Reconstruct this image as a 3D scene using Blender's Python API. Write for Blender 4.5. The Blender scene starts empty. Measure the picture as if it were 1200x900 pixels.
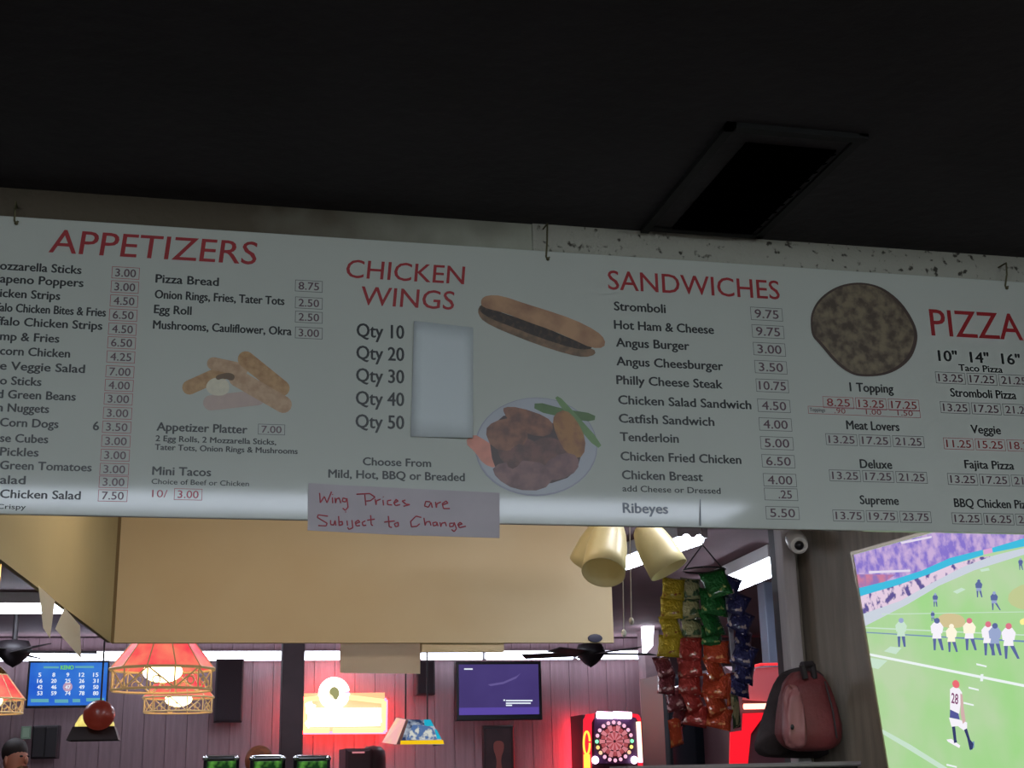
import bpy, bmesh, math, random
from mathutils import Vector, Matrix, noise
random.seed(7)
sc = bpy.context.scene
COL = sc.collection
PI = math.pi
EYE = Vector((0, 0, 1.5))
# ---------------------------------------------------------------- camera (from the board's two vanishing points)
F = 1579.4
v2 = Vector((-120, -5470, F)).normalized()
v1 = Vector((7068, 301, F)); v1 = (v1 - v2 * v1.dot(v2)).normalized()
v3 = v2.cross(v1).normalized()
if v3.z < 0: v3 = -v3
def ray(px, py):
    d = Vector((px - 600, py - 450, F))
    return Vector((d.dot(v1), d.dot(v3), d.dot(v2)))
def at(px, py, Y):
    d = ray(px, py); return EYE + d * (Y / d.y)
def atz(px, py, z):
    d = ray(px, py); return EYE + d * ((z - EYE.z) / d.z)
cam = bpy.data.objects.new('camera', bpy.data.cameras.new('camera'))
COL.objects.link(cam)
M = Matrix(((v1.x, -v1.y, -v1.z, 0), (v3.x, -v3.y, -v3.z, 0), (v2.x, -v2.y, -v2.z, EYE.z), (0, 0, 0, 1)))
cam.matrix_world = M
cam.data.lens = F / 1200 * 36; cam.data.sensor_width = 36; cam.data.sensor_fit = 'HORIZONTAL'
cam.data.clip_start = 0.02; cam.data.clip_end = 100
sc.camera = cam
# ---------------------------------------------------------------- world, exposure
w = bpy.data.worlds.new('world'); sc.world = w; w.use_nodes = True
w.node_tree.nodes['Background'].inputs[0].default_value = (0.5, 0.55, 0.7, 1)
w.node_tree.nodes['Background'].inputs[1].default_value = 0.02
sc.view_settings.view_transform = 'Standard'; sc.view_settings.look = 'None'
sc.view_settings.exposure = 0.0; sc.view_settings.gamma = 1.0; sc.view_settings.use_curve_mapping = False
sc.cycles.use_denoising = True
sc.cycles.max_bounces = 6
sc.cycles.sample_clamp_indirect = 4.0
CEIL = 2.775
# ---------------------------------------------------------------- materials
MATS = {}
def lin(c):
    return tuple((x/12.92 if x <= .04045 else ((x+.055)/1.055)**2.4) for x in [v/255 for v in c])
def mat(name, rgb, rough=.6, metal=0, emit=0, ecol=None, var=.0, vscale=8, bump=0, bscale=40, spec=.5, rgb2=None, thresh=None, trans=0, coat=0, stretch=None, coord='Object'):
    if name in MATS: return MATS[name]
    m = bpy.data.materials.new(name); m.use_nodes = True
    nt = m.node_tree; b = nt.nodes['Principled BSDF']
    c = lin(rgb) + (1,)
    b.inputs['Base Color'].default_value = c
    b.inputs['Roughness'].default_value = rough
    b.inputs['Metallic'].default_value = metal
    b.inputs['Specular IOR Level'].default_value = spec
    if trans: b.inputs['Transmission Weight'].default_value = trans
    if coat: b.inputs['Coat Weight'].default_value = coat
    tc = nt.nodes.new('ShaderNodeTexCoord'); src = tc.outputs[coord]
    if stretch:
        mp = nt.nodes.new('ShaderNodeMapping'); mp.inputs['Scale'].default_value = stretch
        nt.links.new(src, mp.inputs[0]); src = mp.outputs[0]
    out = None
    if var or rgb2:
        n = nt.nodes.new('ShaderNodeTexNoise'); n.inputs['Scale'].default_value = vscale; n.inputs['Detail'].default_value = 4
        nt.links.new(src, n.inputs['Vector'])
        r = nt.nodes.new('ShaderNodeValToRGB')
        if rgb2:
            t0, t1 = thresh or (.4, .6)
            r.color_ramp.elements[0].position = t0; r.color_ramp.elements[1].position = t1
            r.color_ramp.elements[0].color = c; r.color_ramp.elements[1].color = lin(rgb2) + (1,)
        else:
            r.color_ramp.elements[0].position = .3; r.color_ramp.elements[1].position = .7
            r.color_ramp.elements[0].color = tuple(x*(1-var) for x in c[:3]) + (1,)
            r.color_ramp.elements[1].color = tuple(min(1, x*(1+var)) for x in c[:3]) + (1,)
        nt.links.new(n.outputs['Fac'], r.inputs[0]); out = r.outputs[0]
        nt.links.new(out, b.inputs['Base Color'])
    if bump:
        n = nt.nodes.new('ShaderNodeTexNoise'); n.inputs['Scale'].default_value = bscale; n.inputs['Detail'].default_value = 3
        nt.links.new(src, n.inputs['Vector'])
        bp = nt.nodes.new('ShaderNodeBump'); bp.inputs['Strength'].default_value = bump; bp.inputs['Distance'].default_value = .01
        nt.links.new(n.outputs['Fac'], bp.inputs['Height']); nt.links.new(bp.outputs[0], b.inputs['Normal'])
    if emit:
        b.inputs['Emission Strength'].default_value = emit
        if ecol is None and out is not None: nt.links.new(out, b.inputs['Emission Color'])
        else: b.inputs['Emission Color'].default_value = lin(ecol or rgb) + (1,)
    MATS[name] = m
    return m
def glow(name, rgb, emit, **k):      # self-lit surface (lamps, screens, neon)
    m = mat(name, (0, 0, 0) if not k.get('rgb2') else rgb, .5, emit=emit, ecol=None if k.get('rgb2') else rgb, spec=.2, **k)
    if k.get('rgb2'):
        b = m.node_tree.nodes['Principled BSDF']
        for l in list(b.inputs['Base Color'].links): m.node_tree.links.remove(l)
        b.inputs['Base Color'].default_value = (0, 0, 0, 1)
    return m
# ---------------------------------------------------------------- mesh helpers
class MB:
    def __init__(s): s.v = []; s.f = []; s.smooth = []
    def add(s, vs, fs, sm=False):
        o = len(s.v); s.v += [Vector(p) for p in vs]; s.f += [tuple(i+o for i in f) for f in fs]; s.smooth += [sm]*len(fs); return s
    def box(s, a, b):
        x0, y0, z0 = a; x1, y1, z1 = b
        vs = [(x0,y0,z0),(x1,y0,z0),(x1,y1,z0),(x0,y1,z0),(x0,y0,z1),(x1,y0,z1),(x1,y1,z1),(x0,y1,z1)]
        return s.add(vs, [(0,3,2,1),(4,5,6,7),(0,1,5,4),(1,2,6,5),(2,3,7,6),(3,0,4,7)])
    def bev(s, a, b, r=.005):          # box with chamfered vertical and horizontal edges on the camera side
        x0, y0, z0 = a; x1, y1, z1 = b
        vs = [(x0+r,y0,z0+r),(x1-r,y0,z0+r),(x1-r,y0,z1-r),(x0+r,y0,z1-r),
              (x0,y0+r,z0),(x1,y0+r,z0),(x1,y0+r,z1),(x0,y0+r,z1),(x0,y1,z0),(x1,y1,z0),(x1,y1,z1),(x0,y1,z1)]
        return s.add(vs, [(0,1,2,3),(0,4,5,1),(1,5,6,2),(2,6,7,3),(3,7,4,0),(4,8,9,5),(5,9,10,6),(6,10,11,7),(7,11,8,4),(8,11,10,9)])
    def frame(s, o, ax, ay, az):       # box from origin and three edge vectors
        o, ax, ay, az = map(Vector, (o, ax, ay, az))
        vs = [o, o+ax, o+ax+ay, o+ay, o+az, o+ax+az, o+ax+ay+az, o+ay+az]
        return s.add(vs, [(0,3,2,1),(4,5,6,7),(0,1,5,4),(1,2,6,5),(2,3,7,6),(3,0,4,7)])
    def prism(s, poly, d):             # polygon (3-D points) extruded by vector d
        poly = [Vector(p) for p in poly]; n = len(poly); d = Vector(d)
        return s.add(poly + [p+d for p in poly], [tuple(range(n)), tuple(range(2*n-1, n-1, -1))] + [(i, i+n, (i+1) % n + n, (i+1) % n) for i in range(n)])
    def tube(s, p0, p1, r, r1=None, n=12, caps=True):
        p0, p1 = Vector(p0), Vector(p1); r1 = r if r1 is None else r1
        d = (p1-p0).normalized(); a = d.orthogonal().normalized(); b = d.cross(a)
        vs = []
        for p, q in ((p0, r), (p1, r1)):
            vs += [p + (a*math.cos(2*PI*i/n) + b*math.sin(2*PI*i/n))*q for i in range(n)]
        s.add(vs, [(i, (i+1) % n, (i+1) % n + n, i+n) for i in range(n)], True)
        if caps: s.add(vs, [tuple(range(n-1, -1, -1)), tuple(range(n, 2*n))])
        return s
    def path(s, pts, r, n=8):
        for a, b in zip(pts, pts[1:]):
            if (Vector(a)-Vector(b)).length > 1e-5: s.tube(a, b, r, n=n)
        return s
    def lathe(s, o, axis, prof, n=24, a0=None, closed=False):   # prof: (t, r)
        o = Vector(o); d = Vector(axis).normalized(); a = (a0 or d.orthogonal()).normalized(); b = d.cross(a)
        vs = []
        for t, r in prof: vs += [o + d*t + (a*math.cos(2*PI*i/n)+b*math.sin(2*PI*i/n))*r for i in range(n)]
        fs = [(k*n+i, k*n+(i+1) % n, (k+1)*n+(i+1) % n, (k+1)*n+i) for k in range(len(prof)-1) for i in range(n)]
        return s.add(vs, fs, True)
    def ball(s, c, rx, ry=None, rz=None, n=14, m=9):
        ry = ry or rx; rz = rz or rx; c = Vector(c)
        vs = [c+Vector((rx*math.sin(PI*j/m)*math.cos(2*PI*i/n), ry*math.sin(PI*j/m)*math.sin(2*PI*i/n), rz*math.cos(PI*j/m))) for j in range(m+1) for i in range(n)]
        return s.add(vs, [(j*n+i, (j+1)*n+i, (j+1)*n+(i+1) % n, j*n+(i+1) % n) for j in range(m) for i in range(n)], True)
    def build(s, name, m, parent=None, label=None, cat=None, group=None, kind=None, org=None):
        if parent is not None: o0 = Vector(parent['_o'])
        elif org is not None: o0 = Vector(org)
        else:
            mn = [min(v[i] for v in s.v) for i in range(3)]; mx = [max(v[i] for v in s.v) for i in range(3)]
            o0 = Vector(((mn[0]+mx[0])/2, (mn[1]+mx[1])/2, mn[2]))
        me = bpy.data.meshes.new(name); me.from_pydata([v-o0 for v in s.v], [], s.f)
        me.polygons.foreach_set('use_smooth', s.smooth); me.validate(); me.update()
        if m: me.materials.append(m)
        o = bpy.data.objects.new(name, me); COL.objects.link(o)
        o['_o'] = tuple(o0)
        if parent is None: o.location = o0
        else: o.parent = parent
        return tag(o, label, cat, group, kind)
def tag(o, label=None, cat=None, group=None, kind=None):
    if label: o['label'] = label
    if cat: o['category'] = cat
    if group: o['group'] = group
    if kind: o['kind'] = kind
    return o
def thing(name, loc, label, cat, group=None):
    o = bpy.data.objects.new(name, None); COL.objects.link(o); o.location = loc; o['_o'] = tuple(loc); o.empty_display_size = .05
    return tag(o, label, cat, group)
# ---------------------------------------------------------------- colours of the place
m_ceil = mat('ceiling_black', (46, 43, 46), .9, var=.2, vscale=3, bump=.4, bscale=30)
m_ceil2 = mat('ceiling_maroon', (128, 104, 110), .8, var=.1, vscale=2)
m_floor = mat('floor_dark', (60, 50, 46), .5, var=.3, vscale=4)
m_plank = mat('plank_greybrown', (158, 132, 140), .6, var=.18, vscale=3, stretch=(6, 6, .6), bump=.3, bscale=15)
m_plank2 = mat('plank_grey', (128, 120, 108), .6, var=.22, vscale=5, stretch=(5, 5, .5), bump=.3, bscale=15)
m_kwall = mat('kitchen_wall', (170, 168, 160), .8)
m_soffit = mat('soffit_cream', (214, 196, 160), .6, rgb2=(202, 176, 134), thresh=(.35, .7), vscale=1.2)
m_header_d = mat('header_brown', (78, 70, 60), .9, var=.35, vscale=10, bump=.5)
m_header_w = mat('header_pale', (158, 156, 145), .9, rgb2=(60, 56, 48), thresh=(.60, .68), vscale=45, bump=.7, bscale=50)
m_black = mat('black_plastic', (20, 20, 24), .4)
m_dark = mat('dark_plastic', (42, 36, 40), .5)
m_metal = mat('steel', (150, 145, 135), .35, metal=1)
m_brass = mat('brass', (190, 150, 80), .3, metal=1)
m_chrome = mat('chrome', (220, 220, 225), .15, metal=1)
# ---------------------------------------------------------------- structure
XL, XR = -6.5, at(1000, 775, 5.0).x + .14
FARY = 13.0; XE = 6.5
def struct(name, m, mb, label=None): return mb.build(name, m, kind='structure', label=label, org=(0, 0, 0))
struct('floor', m_floor, MB().box((XL, -4.5, -.1), (XE, FARY+.3, 0)), 'dark floor of the bar')
struct('ceiling', m_ceil, MB().box((XL, -4.5, CEIL), (XE, 3.06, CEIL+.1)), 'black painted ceiling above the menu board')
struct('ceiling_bar', m_ceil2, MB().box((XL, 3.06, CEIL), (XE, FARY+.3, CEIL+.1)), 'dull maroon ceiling of the bar room beyond the board')
struct('wall_back', m_kwall, MB().box((XL, -4.6, 0), (XE, -4.5, CEIL)))
struct('wall_left', m_plank, MB().box((XL-.1, -4.5, 0), (XL, FARY, CEIL)))
_h = ray(70, 912); _h = Vector((_h.x, _h.y, 0)).normalized()
_p = at(1000, 775, 5.0); _p = Vector((_p.x, _p.y, 0)) + Vector((_h.y, -_h.x, 0))*.17
def xr(y): return _p.x + _h.x/_h.y*(y-_p.y)
struct('wall_right', m_plank2, MB().prism([(xr(-4.5), -4.5, 0), (xr(5.7), 5.7, 0), (xr(5.7), 5.7, CEIL), (xr(-4.5), -4.5, CEIL)], (.12, 0, 0)), 'side wall carrying the football television')
XR = xr(5.7)
struct('wall_east', m_plank, MB().box((XE, 5.7, 0), (XE+.1, FARY, CEIL)))
# far wall: vertical planks
wf = struct('wall_far', mat('wall_groove', (84, 70, 74), .7), MB().box((XL, FARY, 0), (XE, FARY+.1, CEIL)), 'far wall of dull brown vertical planks under a row of light tubes')
xs = -5.4; pw = .19; pm = None; k = 0
while xs < 4.2:
    if pm is None:
        first = MB().bev((0, 0, 0), (pw-.003, .03, CEIL-.01), .003).build('plank', m_plank, wf, org=(0,0,0)); pm = first
        first['_o'] = (0,0,0); o = first
    else:
        o = bpy.data.objects.new('plank', pm.data); COL.objects.link(o); o.parent = wf
    o.location = (xs, FARY-.03, .0); xs += pw; k += 1
# return wall beside the television: vertical boards
pL = at(916, 700, 5.7).x
wr = struct('wall_return', m_dark, MB().box((pL+.01, 5.7, 0), (XR+.12, 5.82, CEIL)), 'short wall of grey boards left of the football television')
edges = [916, 932, 946, 951, 972, 991, 1008, 1030, 1052]
for a, b in zip(edges, edges[1:]):
    xa, xb = at(a, 720, 5.68).x, at(b, 720, 5.68).x
    if xa >= XR - .02: break
    xb = min(xb, XR-.003)
    d = .05 if a in (932,) else (.08 if a == 916 else .03 + .012*(edges.index(a) % 2))
    MB().bev((xa, 5.7-d, 0), (xb-.004, 5.7, CEIL-.005), .004).build('plank', mat('post_grey', (178, 172, 172), .5, var=.12, vscale=6, stretch=(5,5,.5)) if a == 916 else m_plank2, wr)
# header beam the board hangs from
BY = 2.90   # board front plane
bt = [at(x, y, BY) for x, y in ((0, 252.6), (360, 276), (950, 314), (1200, 330.6))]
bb = [at(x, y, BY) for x, y in ((0, 603.4), (358, 607), (700, 615.5), (1200, 626.5))]
ZT = sum(p.z for p in bt)/4; ZB = sum(p.z for p in bb)/4
print('board z', ZB, ZT, [round(p.z, 4) for p in bt+bb], 'XR', XR)
xm = at(628, 280, BY).x
def grade(m, x0, x1, ca, cb):      # colour that changes along the beam from brown to pale, with a ragged border
    nt = m.node_tree; b = nt.nodes['Principled BSDF']; tc = nt.nodes.new('ShaderNodeTexCoord'); sp = nt.nodes.new('ShaderNodeSeparateXYZ')
    ns = nt.nodes.new('ShaderNodeTexNoise'); ns.inputs['Scale'].default_value = 9; ad = nt.nodes.new('ShaderNodeMath'); ad.operation = 'MULTIPLY_ADD'; ad.inputs[1].default_value = .5
    mr = nt.nodes.new('ShaderNodeMapRange'); mr.inputs[1].default_value = x0+.25; mr.inputs[2].default_value = x1+.25
    r = nt.nodes.new('ShaderNodeValToRGB'); r.color_ramp.elements[0].color = lin(ca)+(1,); r.color_ramp.elements[1].color = lin(cb)+(1,)
    nt.links.new(tc.outputs['Object'], sp.inputs[0]); nt.links.new(tc.outputs['Object'], ns.inputs['Vector']); nt.links.new(ns.outputs['Fac'], ad.inputs[0]); nt.links.new(sp.outputs[0], ad.inputs[2])
    nt.links.new(ad.outputs[0], mr.inputs[0]); nt.links.new(mr.outputs[0], r.inputs[0]); nt.links.new(r.outputs[0], b.inputs['Base Color'])
grade(m_header_d, at(330, 270, BY).x, at(640, 280, BY).x, (80, 71, 58), (150, 150, 137))
struct('trim_1', m_header_d, MB().box((XL, BY+.035, ZT-.1), (xm, BY+.16, CEIL)), 'brown header strip above the left of the menu board')
struct('trim_2', m_header_w, MB().box((xm, BY+.03, ZT-.1), (xr(BY)-.01, BY+.16, CEIL)), 'speckled pale header strip above the right of the menu board')
# far pillar and right far column
def post(name, pxl, pxr, py, Y, m, d=.15, z1=CEIL, lab=None):
    a, b = at(pxl, py, Y).x, at(pxr, py, Y).x
    return MB().bev((a, Y, 0), (b, Y+d, z1), .006).build(name, m, kind='structure', label=lab)
post('pillar', 330, 356, 820, 9.0, mat('pillar_maroon', (74, 56, 62), .6, var=.15), .16, lab='dark maroon pillar left of the neon sign')
post('column', 758, 776, 820, 12.3, mat('column_pink', (176, 150, 156), .6, var=.25, vscale=6), .2, lab='pale post right of the dartboard machine')
post('column', 899, 913, 740, 9.0, mat('column_blue', (98, 104, 120), .6), .12, lab='blue-grey post behind the blue chip bags')
# soffit: back face parallel with the board, left face coming forward
SY = 4.9
s0 = at(130, 753, SY); s1 = at(719.5, 753.5, SY)
SZ = (s0.z+s1.z)/2
l0 = atz(0, 655, SZ)
ldir = (l0 - Vector((s0.x, SY, SZ))).normalized()
lend = Vector((s0.x, SY, SZ)) + ldir*((SY-3.075)/-ldir.y)
print('soffit', SZ, s0, s1, l0, lend)
zc = CEIL
t = struct('soffit', m_soffit, MB().prism([(s0.x, SY, SZ), (s1.x, SY, SZ), (s1.x, SY, zc), (s0.x, SY, zc)], (0, .03, 0)), 'long cream panel hanging from the ceiling behind the menu board')
nrm = Vector((ldir.y, -ldir.x, 0))
if nrm.x > 0: nrm = -nrm
lend2 = Vector((s0.x, SY, SZ)) + ldir*((SY-2.945)/-ldir.y)
MB().prism([(s0.x, SY, SZ), (s0.x, SY, zc), (lend.x, lend.y, zc), (lend.x, lend.y, ZT-.11), (lend2.x, lend2.y, ZT-.11), (lend2.x, lend2.y, SZ)], nrm*.012).build('side_panel', mat('soffit_cream_green_lit', (176, 162, 122), .6, var=.05, vscale=2), t)  # same cream material; the greener light on this face is in its colour
_a, _b = at(494, 758, SY+.02), at(590, 764, SY+.02)
MB().box((_a.x, SY+.01, _b.z), (_b.x, SY+.05, SZ+.01)).build('lower_lip', m_soffit, t)
MB().box((s0.x-.004, SY-.008, SZ), (s0.x+.01, SY, zc)).build('corner_seam', mat('seam', (120, 100, 66), .7), t)
# ---------------------------------------------------------------- lamps of the kitchen (behind and above the camera), the double tubes added
def troffer(x0, x1, y0, y1, e, col, label, cat_g=None, flush=True):
    r = thing('ceiling_light', ((x0+x1)/2, (y0+y1)/2, CEIL-.06), label, 'ceiling light', cat_g)
    MB().box((x0-.02, y0-.02, CEIL-.05), (x1+.02, y1+.02, CEIL-.001)).build('housing', mat('white_housing', (200, 200, 200), .5), r)
    MB().box((x0, y0, CEIL-.06), (x1, y1, CEIL-.051)).build('diffuser', glow('tube_%s_%s' % (col, e), col, e), r)
    return r
rx0 = at(-250, 590, 2*BY+.5).x; rx1 = at(852, 592, 2*BY+.5).x
troffer(rx0, rx1, -.62, -.22, 9.0, (226, 236, 255), 'long ceiling tube light mirrored in the lower edge of the menu board')
def added_batten(x0, x1, y, z, e, label):  # added unseen kitchen lamps that brighten the menu board
    r = thing('ceiling_light', ((x0+x1)/2, y, z), label, 'ceiling light')
    MB().box((x0, y-.08, CEIL-.05), (x1, y+.08, CEIL-.001)).build('housing', MATS['white_housing'], r)
    for dy in (-.06, .06):
        MB().tube((x0+.03, y+dy, z), (x1-.03, y+dy, z), .035, n=10).build('tube', glow('added_batten_tube', (228, 240, 246), e), r)
    for xx in (x0, x1-.03): MB().box((xx, y-.1, z-.04), (xx+.03, y+.1, CEIL-.05)).build('end_cap', MATS['white_housing'], r)
added_batten(-2.3, .1, -2.4, CEIL-.1, 74, 'added unseen double tube light further back on the left of the kitchen')
added_batten(.7, 3.1, -2.4, CEIL-.1, 74, 'added unseen double tube light further back on the right of the kitchen')
# lamps added behind the board, unseen, to brighten soffit and chip bags
troffer(-.5, .6, 3.55, 3.8, 12, (255, 232, 204), 'added unseen ceiling light brightening the cream panel')
troffer(1.15, 2.2, 3.6, 3.9, 25, (240, 240, 250), 'added unseen ceiling light brightening the bell glass shades and chip bags')
# ---------------------------------------------------------------- bar-room ceiling tubes, some of them added
def tube_light(a, b, wd, e, label, col=(232, 240, 255), drop=.05):
    a = Vector(a); b = Vector(b); d = (b-a).normalized(); s = Vector((d.y, -d.x, 0))*wd/2
    mid = (a+b)/2
    r = thing('tube_light', mid, label, 'ceiling light')
    up = Vector((0, 0, 1))
    MB().frame(a-s*1.3+up*.012, b-a, s*2.6, up*(CEIL-.004-a.z-.012)).build('housing', MATS['white_housing'], r)
    g = MB()
    for k in (-.55, .55): g.tube(a+s*k, b+s*k, wd*.2, n=10)
    g.build('tube', glow('tube_lit_%s' % e, col, e), r)
    return r
za = CEIL-.09
tube_light(atz(727, 662, za), atz(812, 632, za), .14, 24, 'bright ceiling tube light behind the bell glass shades')
tube_light(atz(846, 689, za), atz(925, 655, za), .20, 24, 'bright ceiling tube light right of the hanging chip bags')
tube_light(atz(-60, 711, za), atz(78, 711.5, za), .20, 24, 'bright ceiling tube light at the far left behind the pennants')
for (yy, xx, lb) in ((6.6, -.9, 'added unseen ceiling tube light above the large red lamp'), (6.6, .5, 'added unseen ceiling tube light behind the middle of the cream panel'), (10.4, .4, 'added unseen distant tube light above the dark pillar'), (10.4, 2.2, 'added unseen distant tube light above the purple television')):
    tube_light((xx, yy, za), (xx+.0, yy+1.3, za), .2, 20, lb)  # added out of view to lift the dark far room
# row of tubes along the top of the far wall
r = None
segs = [(-40, 14), (22, 146), (150, 332), (356, 399), (404, 491), (493, 566), (569, 672), (676, 758)]
zz = at(400, 768.5, FARY-.16).z
labs = ['light tube on the far wall left of the blue keno television', 'light tube on the far wall above the blue keno television',
        'light tube on the far wall right of the big red lamp shade', 'short light tube on the far wall above the neon sign',
        'light tube on the far wall behind the hanging blank card', 'light tube on the far wall just right of the blank card',
        'light tube on the far wall above the purple television', 'light tube on the far wall behind the right ceiling fan']
for (a, b), lb in zip(segs, labs):
    xa, xb = at(a, 768, FARY-.16).x, at(b, 768, FARY-.16).x
    t = thing('wall_tube_light', ((xa+xb)/2, FARY-.12, zz), lb, 'light tube', 'row of light tubes along the top of the far wall')
    MB().box((xa, FARY-.12, zz-.03), (xb, FARY-.032, zz+.05)).build('housing', MATS['white_housing'], t)
    MB().tube((xa+.01, FARY-.16, zz), (xb-.01, FARY-.16, zz), .042, n=10).build('tube', glow('far_tube', (232, 238, 255), 7), t)
# upright glowing shape added at the top of the pale column
c0 = at(757, 745, 11.9)
t = thing('upright_glow', (c0.x, 11.9, c0.z), 'upright white glowing shape on the pale post', 'light')
MB().prism([at(754, 710, 11.95), at(774, 701, 11.95), at(776, 716, 11.95), at(767, 722, 11.95), at(765, 757, 11.95), at(757, 766, 11.95)], (0, .1, 0)).build('diffuser', glow('upright_glow_white', (236, 240, 255), 7), t)
# ---------------------------------------------------------------- text
_fc = bpy.data.curves.new('lettering_source', 'FONT'); _fo = bpy.data.objects.new('lettering_source', _fc); COL.objects.link(_fo)
_fc.resolution_u = 3
_tc = {}
def text2d(s, bold=0.0):
    k = (s, bold)
    if k not in _tc:
        _fc.body = s; _fc.offset = bold; _fc.size = 1
        dg = bpy.context.evaluated_depsgraph_get()
        me = bpy.data.meshes.new_from_object(_fo.evaluated_get(dg))
        vs = [(v.co.x, v.co.y) for v in me.vertices]; fs = [tuple(p.vertices) for p in me.polygons]
        bpy.data.meshes.remove(me)
        if not vs: vs = [(0, 0)]
        x0 = min(v[0] for v in vs); x1 = max(v[0] for v in vs)
        _tc[k] = ([(x-x0, y) for x, y in vs], fs, x1-x0)
    return _tc[k]
CAPH = max(v[1] for v in text2d('H')[0])
class Sep:
    """collects nothing: every text line or price becomes a part of its own"""
    def __init__(s, name, m, parent): s.a = (name, m, parent)
    def build(s, *a): pass
def text_on(mb, s, P, u, v, width, cap, bold=.0, shear=0, n=None, space=0, bigw=None):
    if isinstance(mb, Sep):
        m_ = MB(); r_ = text_on(m_, s, P, u, v, width, cap, bold, shear); m_.build(*mb.a); return r_
    """text s from point P along u (unit), up v (unit), exact width and cap height in metres"""
    vs, fs, wd = text2d(s)
    sx = width/wd if width else bigw; sy = cap/CAPH
    nrm_ = v.cross(u).normalized()*(-1 if v.cross(u).dot(P-EYE) < 0 else 1)   # away from the eye
    for q_, (dx, dy) in enumerate([(0, 0)] if not bold else [(-bold, 0), (bold, 0), (0, bold*.6), (0, -bold*.6)]):
        mb.add([P - nrm_*(.00012*q_) + u*((x + shear*y)*sx + dx*sy) + v*(y*sy + dy*sy) for x, y in vs], fs)
    return sx
UX = Vector((1, 0, 0)); UZ = Vector((0, 0, 1))
# ---------------------------------------------------------------- the menu board
XA, XB = at(-170, 420, BY).x, at(1330, 480, BY).x
XB = min(XB, xr(BY)-.03)
board = thing('menu_board', ((XA+XB)/2, BY, ZB), 'long white menu board with red headings hanging below the black ceiling', 'menu board')
m_board = mat('board_white', (186, 189, 182), .065, spec=.5, var=.02, vscale=2)
MB().bev((XA, BY, ZB), (XB, BY+.012, ZT), .0015).build('panel', m_board, board)
m_red = mat('print_red', (150, 28, 34), .4); m_ink = mat('print_black', (22, 24, 26), .4)
m_grey = mat('print_grey', (105, 110, 118), .4); m_pink = mat('print_pink', (158, 62, 78), .4); m_plum = mat('print_plum', (88, 62, 72), .4)
m_line = mat('print_line', (78, 76, 80), .4)
TY = BY - .0006
def B(px, py, y=TY): return at(px, py, y)
def slope(py): return (751-py)/7660
def line(mb, s, x0, y0, x1, cap, vis=None, bold=.030, shear=0):
    """x0,y0 = left end of the baseline in px, x1 = right end; vis = the part of s that spans x0..x1"""
    a = B(x0, y0); b = B(x1, y0 + (x1-x0)*slope(y0)); c = B(x0, y0-cap)
    if vis and vis != s:
        wv = text2d(vis)[2]; sx = (b.x-a.x)/wv; wfull = text2d(s)[2]*sx
        a = Vector((b.x-wfull, a.y, b.z)); width = wfull
    else: width = b.x-a.x
    text_on(mb, s, Vector((a.x, TY, a.z)), UX, UZ, width, abs(c.z-a.z), bold, shear)
def pbox(mbf, mbt, s, x0, x1, yc, hh=14.5, tfrac=.74, capf=.64, sub=None):
    """price box: left/right px at its centre line"""
    yl, yr = yc, yc + (x1-x0)*slope(yc)
    a = B(x0, yl); b = B(x1, yr); h = abs(B(x0, yl-hh/2).z - B(x0, yl+hh/2).z)
    z = (a.z+b.z)/2; t = .0012
    keep = mbf; mbf = MB() if isinstance(keep, Sep) else keep
    x_0, x_1 = a.x, b.x
    for (p, q, r_, s_) in ((x_0, z-h/2, x_1, z-h/2+t), (x_0, z+h/2-t, x_1, z+h/2), (x_0, z-h/2, x_0+t, z+h/2), (x_1-t, z-h/2, x_1, z+h/2)):
        mbf.add([(p, TY, q), (r_, TY, q), (r_, TY, s_), (p, TY, s_)], [(0, 1, 2, 3)])
    if isinstance(keep, Sep): mbf.build(*keep.a)
    if s:
        wd = (x_1-x_0)*tfrac
        n = len(s)
        if n >= 5: wd = (x_1-x_0)*.82
        if n <= 3: wd = (x_1-x_0)*.4
        text_on(mbt, s, Vector(((x_0+x_1)/2-wd/2 + (wd*.3 if n <= 3 else 0), TY-.0002, z-h*capf/2)), UX, UZ, wd, h*capf, .012)
# headings
for s, x0, y0, x1, cap in (('APPETIZERS', 57, 295.5, 299.5, 27), ('CHICKEN', 405, 325, 543.6, 21), ('WINGS', 422, 357, 531.6, 21.5), ('SANDWICHES', 713, 339, 914, 22), ('PIZZA', 1092, 393, 1199, 30.5)):
    mb = MB(); line(mb, s, x0, y0, x1, cap, bold=.006, shear=.08 if s[0] in 'ACW' else 0); mb.build('heading', m_red, board)
# appetizers, left column (runs out of the frame)
col1 = [('Mozzarella Sticks', 'ozzarella Sticks', 95, 321), ('Jalapeno Poppers', 'apeno Poppers', 97.3, 336.2), ('Chicken Strips', 'icken Strips', 70, 351.5),
        ('Buffalo Chicken Bites & Fries', 'alo Chicken Bites & Fries', 123.6, 370.8), ('Buffalo Chicken Strips', 'falo Chicken Strips', 119.4, 386.4), ('Shrimp & Fries', 'mp & Fries', 69, 401.5),
        ('Popcorn Chicken', 'corn Chicken', 81.6, 419), ('Large Veggie Salad', 'e Veggie Salad', 99, 437), ('Taco Sticks', 'o Sticks', 48, 452.2), ('Fried Green Beans', 'd Green Beans', 88.2, 469.5),
        ('Chicken Nuggets', 'n Nuggets', 57, 484), ('Mini Corn Dogs', 'Corn Dogs', 68, 501.6), ('Cheese Cubes', 'se Cubes', 56, 519.4), ('Fried Pickles', 'Pickles', 44.7, 535), ('Fried Green Tomatoes', 'Green Tomatoes', 107, 552.4),
        ('Side Salad', 'alad', 29.4, 567.4), ('Grilled Chicken Salad', 'Chicken Salad', 94, 585.3)]
mb = Sep('menu_text', m_ink, board)
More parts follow.
